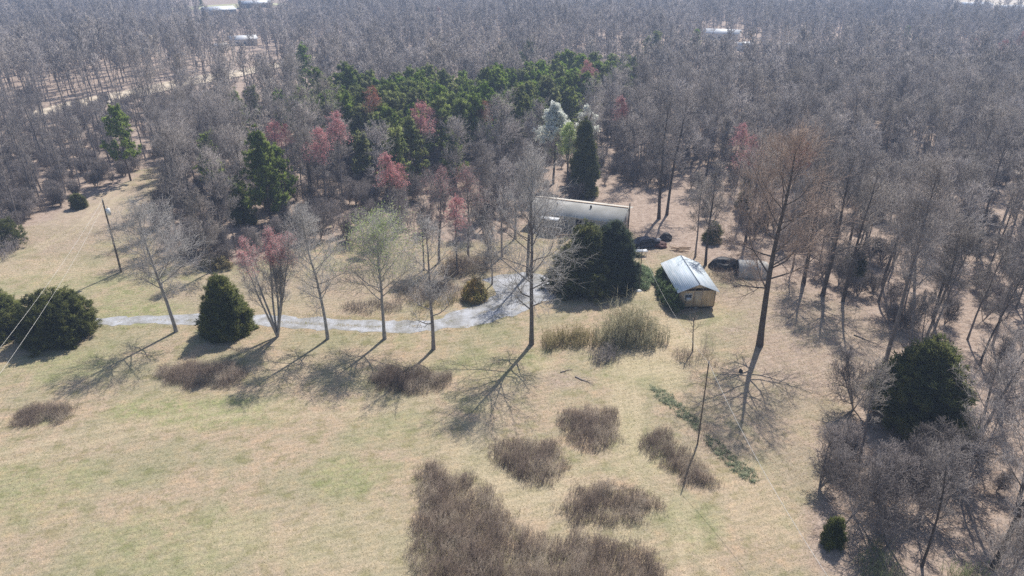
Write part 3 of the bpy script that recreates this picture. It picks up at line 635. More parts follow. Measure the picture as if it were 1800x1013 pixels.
for k, (pts, h, mt, lb) in enumerate([
        ([(690, 512), (720, 502), (790, 498), (815, 510), (800, 528), (750, 538), (700, 532)], 1.1, 'bramblegrey', 'patchy low grey brush on the island inside the driveway bend'),
        ([(770, 545), (800, 535), (805, 525), (790, 522), (740, 538), (730, 552)], .9, 'olive', 'low olive brush at the inner edge of the driveway bend'),
        ([(600, 548), (615, 532), (660, 526), (705, 536), (700, 550), (640, 554)], 1.0, 'bramblegrey', 'low grey brush on the far side of the driveway behind the green budding tree'),
        ([(775, 470), (800, 455), (850, 460), (856, 478), (810, 490), (780, 488)], 1.8, 'bramble', 'reddish brown brush under the pink budding tree'),
        ([(1500, 1005), (1512, 965), (1545, 950), (1572, 975), (1580, 1013), (1560, 1040), (1510, 1040)], 2.0, 'palebud', 'loose olive green bush at the bottom of the right hand woods'),
        ([(1668, 1010), (1690, 990), (1715, 1000), (1720, 1030), (1680, 1040)], 1.6, 'palebud', 'small olive green bush at the bottom edge under the right hand trees'),
        ([(1250, 478), (1262, 462), (1288, 466), (1296, 484), (1284, 498), (1258, 494)], 1.0, 'bramble', 'reddish brush heap left of the grey hoop shelter'),
        ([(0, 462), (-60, 455), (-60, 420), (20, 410), (44, 425), (30, 445)], 2.0, 'greyshrub', 'grey shrubbery around the cedar bush at the left edge')]):
    thicket(pts, 'brush_patch', mt, lb, 'brush', h, 36, 340 + k, side=5, r=.015)
# strips of strap leaves
def strip(pts, lb, seed):
    w = rough_poly(WP(pts), .5, .12, seed); rng = np.random.RandomState(seed); lo, hi = w.min(0), w.max(0)
    q = rng.uniform(lo, hi, (int((hi - lo).prod() * 20), 2)); q = q[inpoly(q[:, 0], q[:, 1], w) & (fbm(q[:, 0] * 1.5, q[:, 1] * 1.5) + rng.rand(len(q)) * .6 > .45)]; c = q.mean(0)
    n = 12; A = np.repeat(np.stack([q[:, 0] - c[0], q[:, 1] - c[1], np.zeros(len(q)) - .01], 1), n, 0); A[:, :2] += rng.normal(0, .1, (len(A), 2))
    g = Geo(); B = A + norm(rng.normal(0, .5, A.shape) * [1, 1, 0] + [0, 0, .7]) * rng.uniform(.15, .38, len(A))[:, None]; spikes(g, A, B, .022)
    o = link('leaf_bed', g.mesh('leaf_bed', M['lily'])); o.location = (c[0], c[1], 0); tag(o, lb, 'flower bed')
strip([(1139, 684), (1150, 680), (1175, 693), (1200, 712), (1222, 735), (1234, 752), (1222, 758), (1198, 736), (1175, 716), (1152, 700)], 'upper strip of blue green strap leaves left of the near pole', 71)
strip([(1240, 765), (1256, 768), (1290, 800), (1318, 822), (1337, 842), (1325, 850), (1296, 838), (1268, 808), (1246, 782)], 'lower strip of blue green strap leaves pointing to the bottom right', 72)

# ---------------------------------------------------------------- lawn blades and fallen leaves (nobody could count them)
def scatter_ground():
    rng = np.random.RandomState(5); n = 420000
    y = np.sqrt(rng.uniform(26 ** 2, 105 ** 2, n)); x = rng.uniform(-1, 1, n) * (y * .80 + 12)
    k = (sdist(x, y, LAWN) > -1.0) & ~inpoly(x, y, DRIVE) & (rng.rand(n) < .35 + fbm(x * .5, y * .5)); x, y = x[k], y[k]; n = len(x)
    cl = WP([(165, 566), (300, 562), (440, 563), (560, 570), (660, 575), (750, 573), (820, 560), (880, 540), (920, 515)]); m_ = 26000
    seg = rng.randint(0, len(cl) - 1, m_); tt = rng.rand(m_); off = np.where(rng.rand(m_) < .4, rng.normal(0, .22, m_), rng.choice([-1, 1], m_) * rng.normal(1.9, .3, m_)); nrm = (cl[seg + 1] - cl[seg]); nrm = norm(np.stack([-nrm[:, 1], nrm[:, 0]], 1))
    q = cl[seg] * (1 - tt[:, None]) + cl[seg + 1] * tt[:, None] + nrm * off[:, None]; q = q[fbm(q[:, 0] * .7, q[:, 1] * .7) + rng.rand(m_) * .3 > .68]
    x = np.concatenate([x, q[:, 0]]); y = np.concatenate([y, q[:, 1]]); n = len(x)
    A = np.stack([x, y, np.zeros(n)], 1); a = rng.uniform(0, 6.28, n); w = rng.uniform(.008, .02, n) * (1 + y / 60)
    u = np.stack([np.cos(a) * w, np.sin(a) * w, np.zeros(n)], 1); t = A + np.stack([rng.normal(0, .07, n), rng.normal(0, .07, n), rng.uniform(.03, .08, n)], 1)
    g = Geo(); g.add(np.stack([A - u, A + u, t], 1), np.arange(n * 3).reshape(n, 3))
    m = mat('dry grass blades', (.38, .40, .17), .9, (.70, .58, .40), .5, c3=(.58, .50, .31), trans=.4, detail=9)
    tag(link('dry_grass', g.mesh('dry_grass', m)), 'short dry tan and green grass covering the open lawn', 'grass', kind='stuff')
    n = 60000; y = rng.uniform(40, 140, n); x = rng.uniform(-1, 1, n) * (y * .8 + 10)
    lit = np.zeros(n)
    for px, py, r in ((1480, 560, 15), (1420, 500, 12), (1330, 600, 7), (1500, 650, 10), (1200, 420, 13), (985, 668, 3), (1420, 720, 6), (1400, 820, 6), (760, 500, 7), (880, 450, 8)):
        c = P(px, py); lit = np.maximum(lit, sm(r, r * .3, np.hypot(x - c.x, y - c.y)))
    lit = np.maximum(lit, sdist(x, y, LAWN) < 1); k = (rng.rand(n) < lit) & ~inpoly(x, y, DRIVE); x, y = x[k], y[k]
    g = Geo(); flakes(g, np.stack([x, y, np.full(len(x), .03)], 1), .09, rng, 1.5)
    tag(link('fallen_leaves', g.mesh('fallen_leaves', M['litter'])), 'brown fallen leaves strewn under the trees and along the woods', 'leaves', kind='stuff')
scatter_ground()

# ---------------------------------------------------------------- buildings
def gable(Lx, Wy, zb, ze, zr, over=.35, th=.1):
    """ridge along x; returns wall and roof shapes"""
    w = Geo(); x, y = Lx / 2, Wy / 2
    v = [(-x, -y, zb), (x, -y, zb), (x, y, zb), (-x, y, zb), (-x, -y, ze), (x, -y, ze), (x, y, ze), (-x, y, ze), (-x, 0, zr), (x, 0, zr)]
    w.add(v, [(4, 7, 8), (5, 9, 6)], [(0, 1, 5, 4), (1, 2, 6, 5), (2, 3, 7, 6), (3, 0, 4, 7), (3, 2, 1, 0)])
    s = (zr - ze) / y; r = Geo(); X = x + over; Y = y + over; za = ze - s * over + .03; zz = zr + .03
    for sg in (-1, 1):
        r.add([(-X, sg * Y, za), (X, sg * Y, za), (X, 0, zz), (-X, 0, zz), (-X, sg * Y, za + th), (X, sg * Y, za + th), (X, 0, zz + th), (-X, 0, zz + th)], None,
              [(0, 1, 2, 3), (4, 5, 6, 7), (0, 1, 5, 4), (3, 0, 4, 7), (1, 2, 6, 5)])
    return w, r
def wincase(parent, cx, cz, w, h, y, face=-1, axis='y', fr='whitepaint', name='window'):
    def bb(a0, a1, z0, z1, t0, t1):
        g = Geo()
        lo, hi = sorted((y + face * t0, y + face * t1))
        if axis == 'y': box(g, a0, a1, lo, hi, z0, z1)
        else: box(g, lo, hi, a0, a1, z0, z1)
        return g
    p = bb(cx - w / 2, cx + w / 2, cz - h / 2, cz + h / 2, -.02, .03); o = link(name, p.mesh(name, M['glass']), parent)
    g = Geo()
    for q in (bb(cx - w / 2 - .08, cx + w / 2 + .08, cz + h / 2, cz + h / 2 + .08, -.02, .06), bb(cx - w / 2 - .08, cx + w / 2 + .08, cz - h / 2 - .08, cz - h / 2, -.02, .06),
              bb(cx - w / 2 - .08, cx - w / 2, cz - h / 2, cz + h / 2, -.02, .055), bb(cx + w / 2, cx + w / 2 + .08, cz - h / 2, cz + h / 2, -.02, .055), bb(cx - .02, cx + .02, cz - h / 2, cz + h / 2, .025, .045)):
        g.add(q.v[0], None, q.f4[0])
    link('frame', g.mesh('frame', M[fr]), o); return o
def gm(parent, name, mt, *boxes):
    g = Geo()
    for b in boxes: box(g, *b)
    return link(name, g.mesh(name, M[mt]), parent)
# shed: ridge measured from its two ends in the picture
a, b_ = P(1230, 500, 3.55), P(1197, 450, 3.55)
ax = (b_ - a); sl = ax.length; rz = math.atan2(ax.y, ax.x)
mid = (a + b_) / 2
sh = empty('shed', (mid.x, mid.y, 0), rz, 'tan shed with a pale blue metal gable roof, raised on blocks', 'shed')
SL, SW = sl - .5, 4.5
w, r = gable(SL, SW, .38, 2.55, 3.5, .35, .07)
link('wall', w.mesh('wall', M['tan']), sh); rf = link('roof', r.mesh('roof', M['metalroof']), sh)
gm(rf, 'ridge_cap', 'darkroof', (-SL / 2 - .35, SL / 2 + .35, -.05, .05, 3.585, 3.63))
gm(sh, 'floor_frame', 'dark', (-SL / 2 + .05, SL / 2 - .05, -SW / 2 + .05, SW / 2 - .05, .26, .377))
for i in (-1, -.33, .33, 1):
    for j in (-1, 0, 1): gm(sh, 'block_pier', 'concrete', (i * (SL / 2 - .3) - .2, i * (SL / 2 - .3) + .2, j * (SW / 2 - .3) - .2, j * (SW / 2 - .3) + .2, -.05, .258))
ds = gm(sh, 'door', 'tan', (-SL / 2 - .06, -SL / 2 - .002, -.55, .35, .45, 2.4)); gm(ds, 'handle', 'steel', (-SL / 2 - .1, -SL / 2 - .062, -.45, -.38, 1.35, 1.5))
gm(sh, 'corner_board', 'log', (-SL / 2 - .025, -SL / 2 - .003, -SW / 2, -SW / 2 + .1, .4, 2.5)); gm(sh, 'corner_board', 'log', (-SL / 2 - .025, -SL / 2 - .003, SW / 2 - .1, SW / 2, .4, 2.5))
gm(sh, 'door_trim', 'log', (-SL / 2 - .03, -SL / 2 - .003, -.65, -.56, .45, 3.1)); gm(sh, 'door_trim', 'log', (-SL / 2 - .03, -SL / 2 - .003, .36, .45, .45, 3.1))
wincase(sh, 1.15, 1.75, .8, .7, -SL / 2, -1, 'x')
ac = gm(sh, 'air_conditioner', 'steel', (-SL / 2 - .4, -SL / 2 - .07, .9, 1.45, 1.38, 1.75))
# house
a, b_ = P(938, 345, 4.0), P(1105, 365, 4.0); ax = b_ - a; hl = ax.length; rz = math.atan2(ax.y, ax.x); mid = (a + b_) / 2
ho = empty('house', (mid.x, mid.y, 0), rz, 'long low grey house with a weathered shingle roof and pale siding', 'house')
HL, HW = hl - .8, 7.2
w, r = gable(HL, HW, 0, 2.75, 3.75, .4, .14)
link('wall', w.mesh('wall', M['greywall']), ho); rf = link('roof', r.mesh('roof', M['shingle']), ho)
gm(rf, 'ridge_cap', 'log', (-HL / 2 - .4, HL / 2 + .4, -.13, .13, 3.91, 3.97))
gm(rf, 'vent', 'steel', (-3.4, -3.2, -1.6, -1.4, 3.4, 4.0)); gm(rf, 'vent', 'dark', (2.0, 2.25, -1.3, -1.05, 3.5, 4.0))
f = -HW / 2
for cx, ww, hh in ((-6.6, .9, 1.0), (-1.5, .9, 1.0), (2.8, 1.4, 1.0), (5.6, .7, 1.0), (7.0, .7, 1.0)):
    if abs(cx) < HL / 2 - .6: wincase(ho, cx, 1.75, ww, hh, f, -1)
wincase(ho, 0, 1.7, .9, .9, HL / 2, 1, 'x')
dr = gm(ho, 'door', 'dark', (.45, 1.35, f - .05, f - .002, .3, 2.3)); gm(dr, 'handle', 'steel', (.55, .6, f - .1, f - .052, 1.2, 1.3))
aw = gm(ho, 'awning', 'whiteroof', (-4.9, -2.0, f - 1.9, f - .42, 2.38, 2.46))
for x in (-4.8, -2.1): gm(aw, 'post', 'whitepaint', (x - .05, x + .05, f - 1.85, f - 1.75, .5, 2.378))
dk = gm(ho, 'deck', 'log', (-5.2, -1.2, f - 2.2, f - .003, .4, .5)); gm(dk, 'step', 'log', (-3.6, -2.2, f - 2.6, f - 2.202, .0, .25))
for x in (-5.1, -3.3, -1.3): gm(dk, 'railing', 'whitepaint', (x - .04, x + .04, f - 2.19, f - 2.1, .502, 1.35))
gm(dk, 'railing', 'whitepaint', (-5.14, -1.26, f - 2.185, f - 2.105, 1.352, 1.42))
gm(ho, 'lean_to', 'greywall', (5.2, HL / 2 - .3, f - 1.6, f - .003, 0, 1.9)); gm(ho, 'lean_to_roof', 'whiteroof', (5.0, HL / 2 - .1, f - 1.8, f - .004, 1.902, 1.98))
# loose things by the house
def pile(name, px, py, lb, cat, items, rz=0, z=0):
    p = P(px, py); o = empty(name, (p.x, p.y, z), rz, lb, cat)
    for it in items: gm(o, *it)
    return o
p = P(998, 414)
def lumber(px, py, lb, seed, n=14, L=2.6):
    p = P(px, py); rng = np.random.RandomState(seed); g = Geo()
    A = np.stack([rng.normal(0, .4, n) - L / 2, rng.normal(0, .4, n), .06 + rng.uniform(0, .5, n)], 1); B = A + np.stack([np.full(n, L), rng.normal(0, .5, n), rng.normal(0, .1, n)], 1)
    tubes(g, np.stack([A, B], 1), np.full((n, 2), .08), 4); o = link('lumber_pile', g.mesh('lumber_pile', M['log'])); o.location = (p.x, p.y, 0); tag(o, lb, 'lumber')
lumber(1000, 416, 'pale boards heaped on the ground in front of the house porch', 1)
lumber(1198, 440, 'weathered boards on the leaf litter between the parked car and shed', 2, 8, 1.8)
for k, (px, py, L_, rz, lb) in enumerate([(1012, 662, 2.2, -.6, 'fallen branch on the leaf litter above the squarish thicket'), (985, 655, 1.4, .4, 'shorter fallen stick left of the fallen branch'),
        (1290, 505, 2.6, .2, 'fallen limb on the leaf litter in front of the hoop shelter'), (1500, 590, 3.0, -.9, 'fallen limb on the leaf litter near the right hand woods'), (1385, 560, 2.0, .8, 'fallen limb right of the huge brown crowned tree')]):
    p = P(px, py); g = Geo(); Kb = 7; rg = np.random.RandomState(900 + k); Qb = np.stack([np.linspace(0, L_, Kb), np.cumsum(rg.normal(0, .07, Kb)), np.full(Kb, .07)], 1)[None]
    tubes(g, Qb, np.linspace(.07, .02, Kb)[None], 6); cq, cr_ = children(Qb, np.linspace(.07, .02, Kb)[None], 6, .3, 1, .7, .4, .05, .15, 3, .6, rg, .01); tubes(g, cq, cr_, 4)
    o = link('fallen_branch', g.mesh('fallen_branch', M['bark'], True)); o.location = (p.x, p.y, 0); o.rotation_euler = (0, 0, rz); tag(o, lb, 'branch')
# parked dark car
def car(px, py, rz, lb):
    p = P(px, py); o = empty('parked_car', (p.x, p.y, 0), rz, lb, 'car')
    prof = [(-2.2, .3), (-2.25, .75), (-2.1, .95), (-1.35, 1.0), (-.75, 1.42), (.75, 1.45), (1.45, 1.05), (2.1, .95), (2.25, .7), (2.2, .3)]
    g = Geo(); n = len(prof); V = []
    for s in (-1, 1):
        for x, z in prof: V.append((x, s * (.86 if z < 1.1 else .66), z))
    F4 = [(i, i + 1, n + i + 1, n + i) for i in range(n - 1)] + [(n - 1, 0, n, 2 * n - 1)]
    g.add(V, None, F4)
    for s in (0, n):
        g.f4.append(np.array([(s + 0, s + 1, s + 8, s + 9), (s + 1, s + 2, s + 7, s + 8), (s + 2, s + 3, s + 6, s + 7), (s + 3, s + 4, s + 5, s + 6)]))
    body = link('body', g.mesh('body', M['carpaint']), o)
    for s in (-1, 1): 
        gg = Geo(); gg.add([(-1.15, s * .83, 1.06), (1.25, s * .83, 1.09), (.72, s * .71, 1.38), (-.72, s * .71, 1.36)], None, [(0, 1, 2, 3)]); link('side_window', gg.mesh('side_window', M['glass']), o)
    gg = Geo(); gg.add([(.80, -.62, 1.455), (.80, .62, 1.455), (1.42, .8, 1.10), (1.42, -.8, 1.10)], None, [(0, 1, 2, 3)]); link('windscreen', gg.mesh('windscreen', M['glass']), o)
    for x in (-1.4, 1.4):
        for s in (-1, 1):
            g = Geo(); tubes(g, np.array([[(x, s * .68, .33), (x, s * .70, .33), (x, s * .90, .33), (x, s * .91, .33)]], float), np.array([[.02, .33, .33, .02]]), 18)
            wl = link('wheel', g.mesh('wheel', M['tyre']), o); g = Geo(); tubes(g, np.array([[(x, s * .905, .33), (x, s * .92, .33), (x, s * .925, .33)]], float), np.array([[.2, .18, .01]]), 14); link('rim', g.mesh('rim', M['steel']), wl)
    for y in (-.6, .6): gm(o, 'headlight', 'whitepaint', (2.2, 2.26, y - .15, y + .15, .62, .76))
    return o
car(1132, 434, R(18), 'dark parked car beside the double cedar near the house')
def bumpy(name, px, py, sx, sy, sz, mt, lb, cat, seed):
    p = P(px, py); bm = bmesh.new(); bmesh.ops.create_icosphere(bm, subdivisions=3, radius=1); rng = np.random.RandomState(seed)
    for v in bm.verts:
        k = 1 + .5 * (float(fbm(np.float64(v.co.x * 2 + seed), np.float64(v.co.y * 2 + v.co.z * 2))) - .5); v.co = Vector((v.co.x * sx * k, v.co.y * sy * k, max(-.02, v.co.z * sz * k)))
    m = bpy.data.meshes.new(name); bm.to_mesh(m); bm.free(); m.materials.append(M[mt]); o = link(name, m); o.location = (p.x, p.y, 0); return tag(o, lb, cat)
bumpy('tarp_heap', 1158, 433, 1.2, 1.1, .8, 'redpaint', 'dark red covered heap right of the parked car', 'heap', 3)
bumpy('tarp_heap', 1170, 421, 1.0, .9, 1.1, 'blacktarp', 'black covered heap behind the dark red one', 'heap', 4)
bumpy('tarp_heap', 1272, 470, 2.2, 1.3, 1.5, 'blacktarp', 'black plastic covered heap left of the grey hoop shelter', 'heap', 5)
bumpy('white_bag', 1157, 424, .45, .4, .45, 'whitepaint', 'small white bag on the heaps by the parked car', 'bag', 6)
bumpy('white_bag', 1108, 440, .6, .5, .5, 'whitepaint', 'white bag between the double cedar and the parked car', 'bag', 7)
bumpy('white_bag', 1122, 512, .5, .3, .2, 'whitepaint', 'white scrap at the foot of the short dark pole', 'bag', 8)
bumpy('black_bucket', 1302, 654, .22, .22, .35, 'blacktarp', 'small black object on the grass left of the huge tree shadow', 'bucket', 9)
p = P(1125, 449); t = empty('garden_table', (p.x, p.y, 0), .1, 'pale grey table in front of the parked car', 'table'); gm(t, 'tabletop', 'whiteroof', (-1, 1, -.45, .45, .7, .76))
for x in (-.9, .9):
    for y in (-.35, .35): gm(t, 'leg', 'steel', (x - .03, x + .03, y - .03, y + .03, 0, .698))
# hoop shelter
p = P(1320, 482); hs = empty('hoop_shelter', (p.x, p.y, 0), R(-6), 'grey canvas hoop shelter under the trees right of the shed', 'shelter')
g = Geo(); K = 12; LL = [-2.0, -1.0, 0, 1.0, 1.9, 2.4]
V = []
for x in LL:
    e = 1.0 if x < 1.8 else (.93 if x < 2 else .62)
    for k in range(K + 1): th = math.pi * k / K; V.append((x, -1.5 * math.cos(th) * e, 1.95 * math.sin(th) ** .75 * e + .01))
F = [(i * (K + 1) + k, i * (K + 1) + k + 1, (i + 1) * (K + 1) + k + 1, (i + 1) * (K + 1) + k) for i in range(len(LL) - 1) for k in range(K)]
g.add(V, None, F)
link('cover', g.mesh('cover', M['tarp'], True), hs)
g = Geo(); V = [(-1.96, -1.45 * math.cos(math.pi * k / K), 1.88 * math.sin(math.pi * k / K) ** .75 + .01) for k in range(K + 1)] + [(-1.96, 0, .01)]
g.add(V, [(k, k + 1, K + 1) for k in range(K)]); link('opening_shade_panel', g.mesh('opening_shade_panel', M['dark']), hs)  # black sheet across the open end, its colour painting the shade inside
g = Geo(); V = [(2.38, -1.5 * math.cos(math.pi * k / K) * .62, (1.95 * math.sin(math.pi * k / K) ** .75) * .62 + .01) for k in range(K + 1)] + [(2.38, 0, .01)]
g.add(V, [(k, k + 1, K + 1) for k in range(K)]); link('end_panel', g.mesh('end_panel', M['tarp']), hs)

# poles and wires
def cyl(g, A, B, ra, rb, s=10): tubes(g, np.array([[A, B]], float), np.array([[ra, rb]]), s)
def pole(px, py, H, lean, lb, r=.14, xf=False, cross=False):
    p = P(px, py); o = empty('utility_pole', (p.x, p.y, 0), 0, lb, 'pole'); g = Geo(); cyl(g, (0, 0, -.1), (lean, 0, H), r, r * .7, 12); g.add([(lean, 0, H)], None)
    link('pole_shaft', g.mesh('pole_shaft', M['wood'], True), o)
    if xf:
        g = Geo(); cx = lean * .88 + .38
        tubes(g, np.array([[(cx, 0, H - 2.1), (cx, 0, H - 2.08), (cx, 0, H - 1.2), (cx, 0, H - 1.12)]], float), np.array([[.02, .27, .27, .03]]), 16); t = link('transformer', g.mesh('transformer', M['whitepaint'], True), o)
        gm(t, 'bracket', 'steel', (lean * .85, cx, -.04, .04, H - 1.8, H - 1.72)); g = Geo(); cyl(g, (cx, 0, H - 1.12), (cx, 0, H - .85), .06, .04); link('insulator', g.mesh('insulator', M['steel']), o)
    g = Geo(); cyl(g, (lean, 0, H), (lean, 0, H + .28), .05, .03); link('insulator', g.mesh('insulator', M['steel']), o)
    return Vector((p.x + lean, p.y, H))
tA = pole(213, 478, 10.4, .1, 'utility pole carrying a white transformer on the tan field', xf=True)
tB = pole(1226, 781, 8.6, -.05, 'slender dark utility pole between the leaf strips at the near right', r=.075)
tC = pole(1123, 507, 5.4, .0, 'short dark pole between the double cedar and the shed', r=.07)
tD = pole(1103, 414, 5.2, .0, 'tan post at the right corner of the grey house', r=.13)
def wire(A, B, sag, lb, r=.018):
    g = Geo(); K = 40; t = np.linspace(0, 1, K); A = np.array(A); B = np.array(B); Q = A[None] * (1 - t[:, None]) + B[None] * t[:, None]; Q[:, 2] -= 4 * sag * t * (1 - t)
    tubes(g, Q[None], np.full((1, K), r), 5); tag(link('power_line', g.mesh('power_line', M['wire'], True)), lb, 'cable')
e1 = P(-330, 1000, 12); e2 = P(-300, 1040, 12)
wire(tA, e1, 1.2, 'upper of the two cables running from the transformer pole to the lower left', .010)
wire(tA - Vector((0, 0, .6)), e2, 1.5, 'lower of the two cables running from the transformer pole to the lower left', .010)
wire(tB, P(1500, 1080, 4), .9, 'thin cable from the slender near pole to the bottom right', .014)
wire(tB, tC, 1.0, 'thin cable between the slender near pole and the short dark pole', .008)

# far houses
HOUSES = [  # px, py, z of the seen roof, width, depth, rot, wall, roof, label, wall height
 (383, 12, 20, 13, 38, 'darkroof', 'whiteroof', 'white roofed slate walled house at the top left'),
 (448, 5, 22, 11, 16, 'darkroof', 'whiteroof', 'long slate house with pale roof right of the white roofed one at the top left'),
 (424, 53, 12, 9, 30, 'whitepaint', 'whiteroof', 'small white roofed building among trees below the top left houses'),
 (385, 65, 4, 4, 0, 'whitepaint', 'whiteroof', 'tiny white shed left of the small white roofed building'),
 (1270, 50, 17, 11, -24, 'whitepaint', 'whiteroof', 'large white roofed building half hidden by woods at the upper right'),
 (1310, 67, 8, 6, 20, 'whitepaint', 'whiteroof', 'small white outbuilding just below the large white roof'),
 (1392, 66, 6, 5, 30, 'greywall', 'whiteroof', 'pale outbuilding midway between the other two white ones at the upper right'),
 (1455, 72, 8, 6, 25, 'whitepaint', 'whiteroof', 'white outbuilding farthest right of the row in the upper right woods'),
 (1714, 3, 22, 12, 4, 'whitepaint', 'whiteroof', 'white building at the top right edge of the woods'),
 (1777, 8, 18, 10, 10, 'whitepaint', 'whiteroof', 'cream building in the top right corner'),
]
HP = []
for px, py, W_, D_, rz, wl, rf_, lb in HOUSES:
    p = P(px, py, 5.0); zb = float(gz(p.x, p.y)); o = empty('farm_house', (p.x, p.y, zb - .3), R(rz), lb, 'building')
    big = W_ > 9; ze = 3.4 if big else 2.8; w, r = gable(W_, D_, 0, ze, ze + D_ * .13, .5, .2)
    link('wall', w.mesh('wall', M[wl]), o); link('roof', r.mesh('roof', M[rf_]), o)
    for cx in ((-W_ * .3, 0, W_ * .3) if big else (0,)): wincase(o, cx, 1.7, 1.1, 1.2, -D_ / 2, -1)
    HP.append((p.x, p.y, W_))
for k, (px, py, rx, ry) in enumerate([(400, 12, 45, 26), (1740, 4, 70, 30)]):
    c = P(px, py, 1); t = np.linspace(0, 6.283, 60, endpoint=False)
    pl = np.stack([c.x + rx * np.cos(t), c.y + ry * np.sin(t)], 1)
    mm = mat('far mown field', (.42, .42, .22) if k == 0 else (.6, .5, .38), .9, (.5, .46, .28) if k == 0 else (.66, .58, .46), .05)
    g = Geo(); RRr = np.linspace(1, .0, 12); rings = []
    V = [(c.x + rx * q * math.cos(a), c.y + ry * q * math.sin(a)) for q in RRr[:-1] for a in t]
    V3 = [(x, y, float(gz(x, y)) + .12) for x, y in V]; V3.append((c.x, c.y, float(gz(c.x, c.y)) + .12)); n = 60
    F = [(i * n + j, i * n + (j + 1) % n, (i + 1) * n + (j + 1) % n, (i + 1) * n + j) for i in range(10) for j in range(n)]
    g.add(V3, [(10 * n + j, 10 * n + (j + 1) % n, 11 * n) for j in range(n)], F); tag(link('field', g.mesh('field', mm)), kind='structure')
    HP.append((c.x, c.y, 2 * rx * .8))

# ---------------------------------------------------------------- pines
PINES = [kind_pine(401, 12, 4.1, .3), kind_pine(402, 11, 3.8, .3), kind_pine(403, 13, 4.3, .32), kind_pine(404, 10.5, 3.9, .25)]
BUSHY = [kind_pine(411, 12, 3.6, .12, limbs=52), kind_pine(412, 10, 3.3, .1, limbs=46)]
rng = np.random.RandomState(21)
BAND = WP([(0, 0)]); bandpx = [(500, 165), (540, 148), (600, 140), (700, 142), (830, 142), (900, 122), (1000, 105), (1105, 100), (1118, 118), (1060, 138), (1030, 150), (990, 172), (930, 190), (860, 190), (760, 205), (690, 218), (620, 205), (560, 190)]
BAND = np.array([P(a, b, 11)[:2] for a, b in bandpx])
pp = []
lo, hi = BAND.min(0), BAND.max(0)
for gx in np.arange(lo[0], hi[0], 4.0):
    for gy in np.arange(lo[1], hi[1], 4.5):
        x, y = gx + rng.uniform(-1.7, 1.7), gy + rng.uniform(-1.7, 1.7)
        if inpoly(np.array([x]), np.array([y]), BAND)[0]: pp.append((x, y))
for (x, y) in pp:
    place('pine_tree', PINES[rng.randint(4)], (x, y), rng.uniform(0, 6.28), rng.uniform(.85, 1.12),
          'green pine in the long stand that crosses the woods behind the grove', 'pine', 'pines of the long green stand')
FRONT = []      # single trees whose view is left open
SP = [(230, 318, 1.05, 'lone green pine at the upper tip of the tan field'),
      (376, 335, .95, 'rounded green pine behind the left end of the grey grove'),
      (478, 395, 1.15, 'bright green pine in the middle of the grey grove'),
      (468, 372, .9, 'green pine just behind the bright one in the grey grove'),
      (500, 360, .8, 'dark green pine right of the bright one in the grey grove'),
      (700, 345, 1.1, 'green pine between red budding trees in the grove'),
      (725, 330, 1.0, 'shaded green pine right of the grove centre'),
      (640, 330, .9, 'green pine left of the grove centre'),
      (930, 140, 1.0, 'isolated pine above the long green stand'),
      (915, 138, .8, 'smaller pine touching the isolated one above the stand'),
      (855, 138, .7, 'thin pine left of the isolated one above the stand'),
      (1150, 118, 1.0, 'dark pine at the upper right end of the stand'),
      (1136, 122, .8, 'second dark pine at the upper right end of the stand'),
      (1218, 108, .9, 'green pine below the large white roofed building'),
      (540, 165, 1.1, 'pine at the right end of the visible dirt road'),
      (450, 225, .9, 'olive green pine just below the dirt road'),
      (425, 245, .85, 'thin olive pine left of its neighbour below the dirt road'),
      (500, 235, .9, 'green pine near the left end of the stand'),
      (800, 330, .8, 'dark green pine behind the pink trees'),
      (985, 235, .95, 'yellowish pine left of the white flowering tree'),
      (1000, 250, .9, 'dark pine right behind the white flowering tree'),
      (735, 50, .8, 'far pine near the top centre'), (440, 35, .5, 'small dark pine beside the far top left houses'),
      (355, 20, .7, 'dark pine in front of the far top left field'), (1665, 60, .8, 'far pine under the top right buildings'), (1590, 80, .7, 'far olive pine in the upper right woods')]
for k, (px, py, s, lb) in enumerate(SP):
    q = P(px, py); FEAT.append((q.x, q.y, 2.0))
    place('pine_tree', BUSHY[k % 2] if 1 <= k <= 7 or k in (14, 15, 16, 17, 18) else PINES[k % 4], q, k * 1.3, s, lb, 'pine'); FRONT.append((q.x, q.y, 2.8, 34))
PX = np.array(pp)

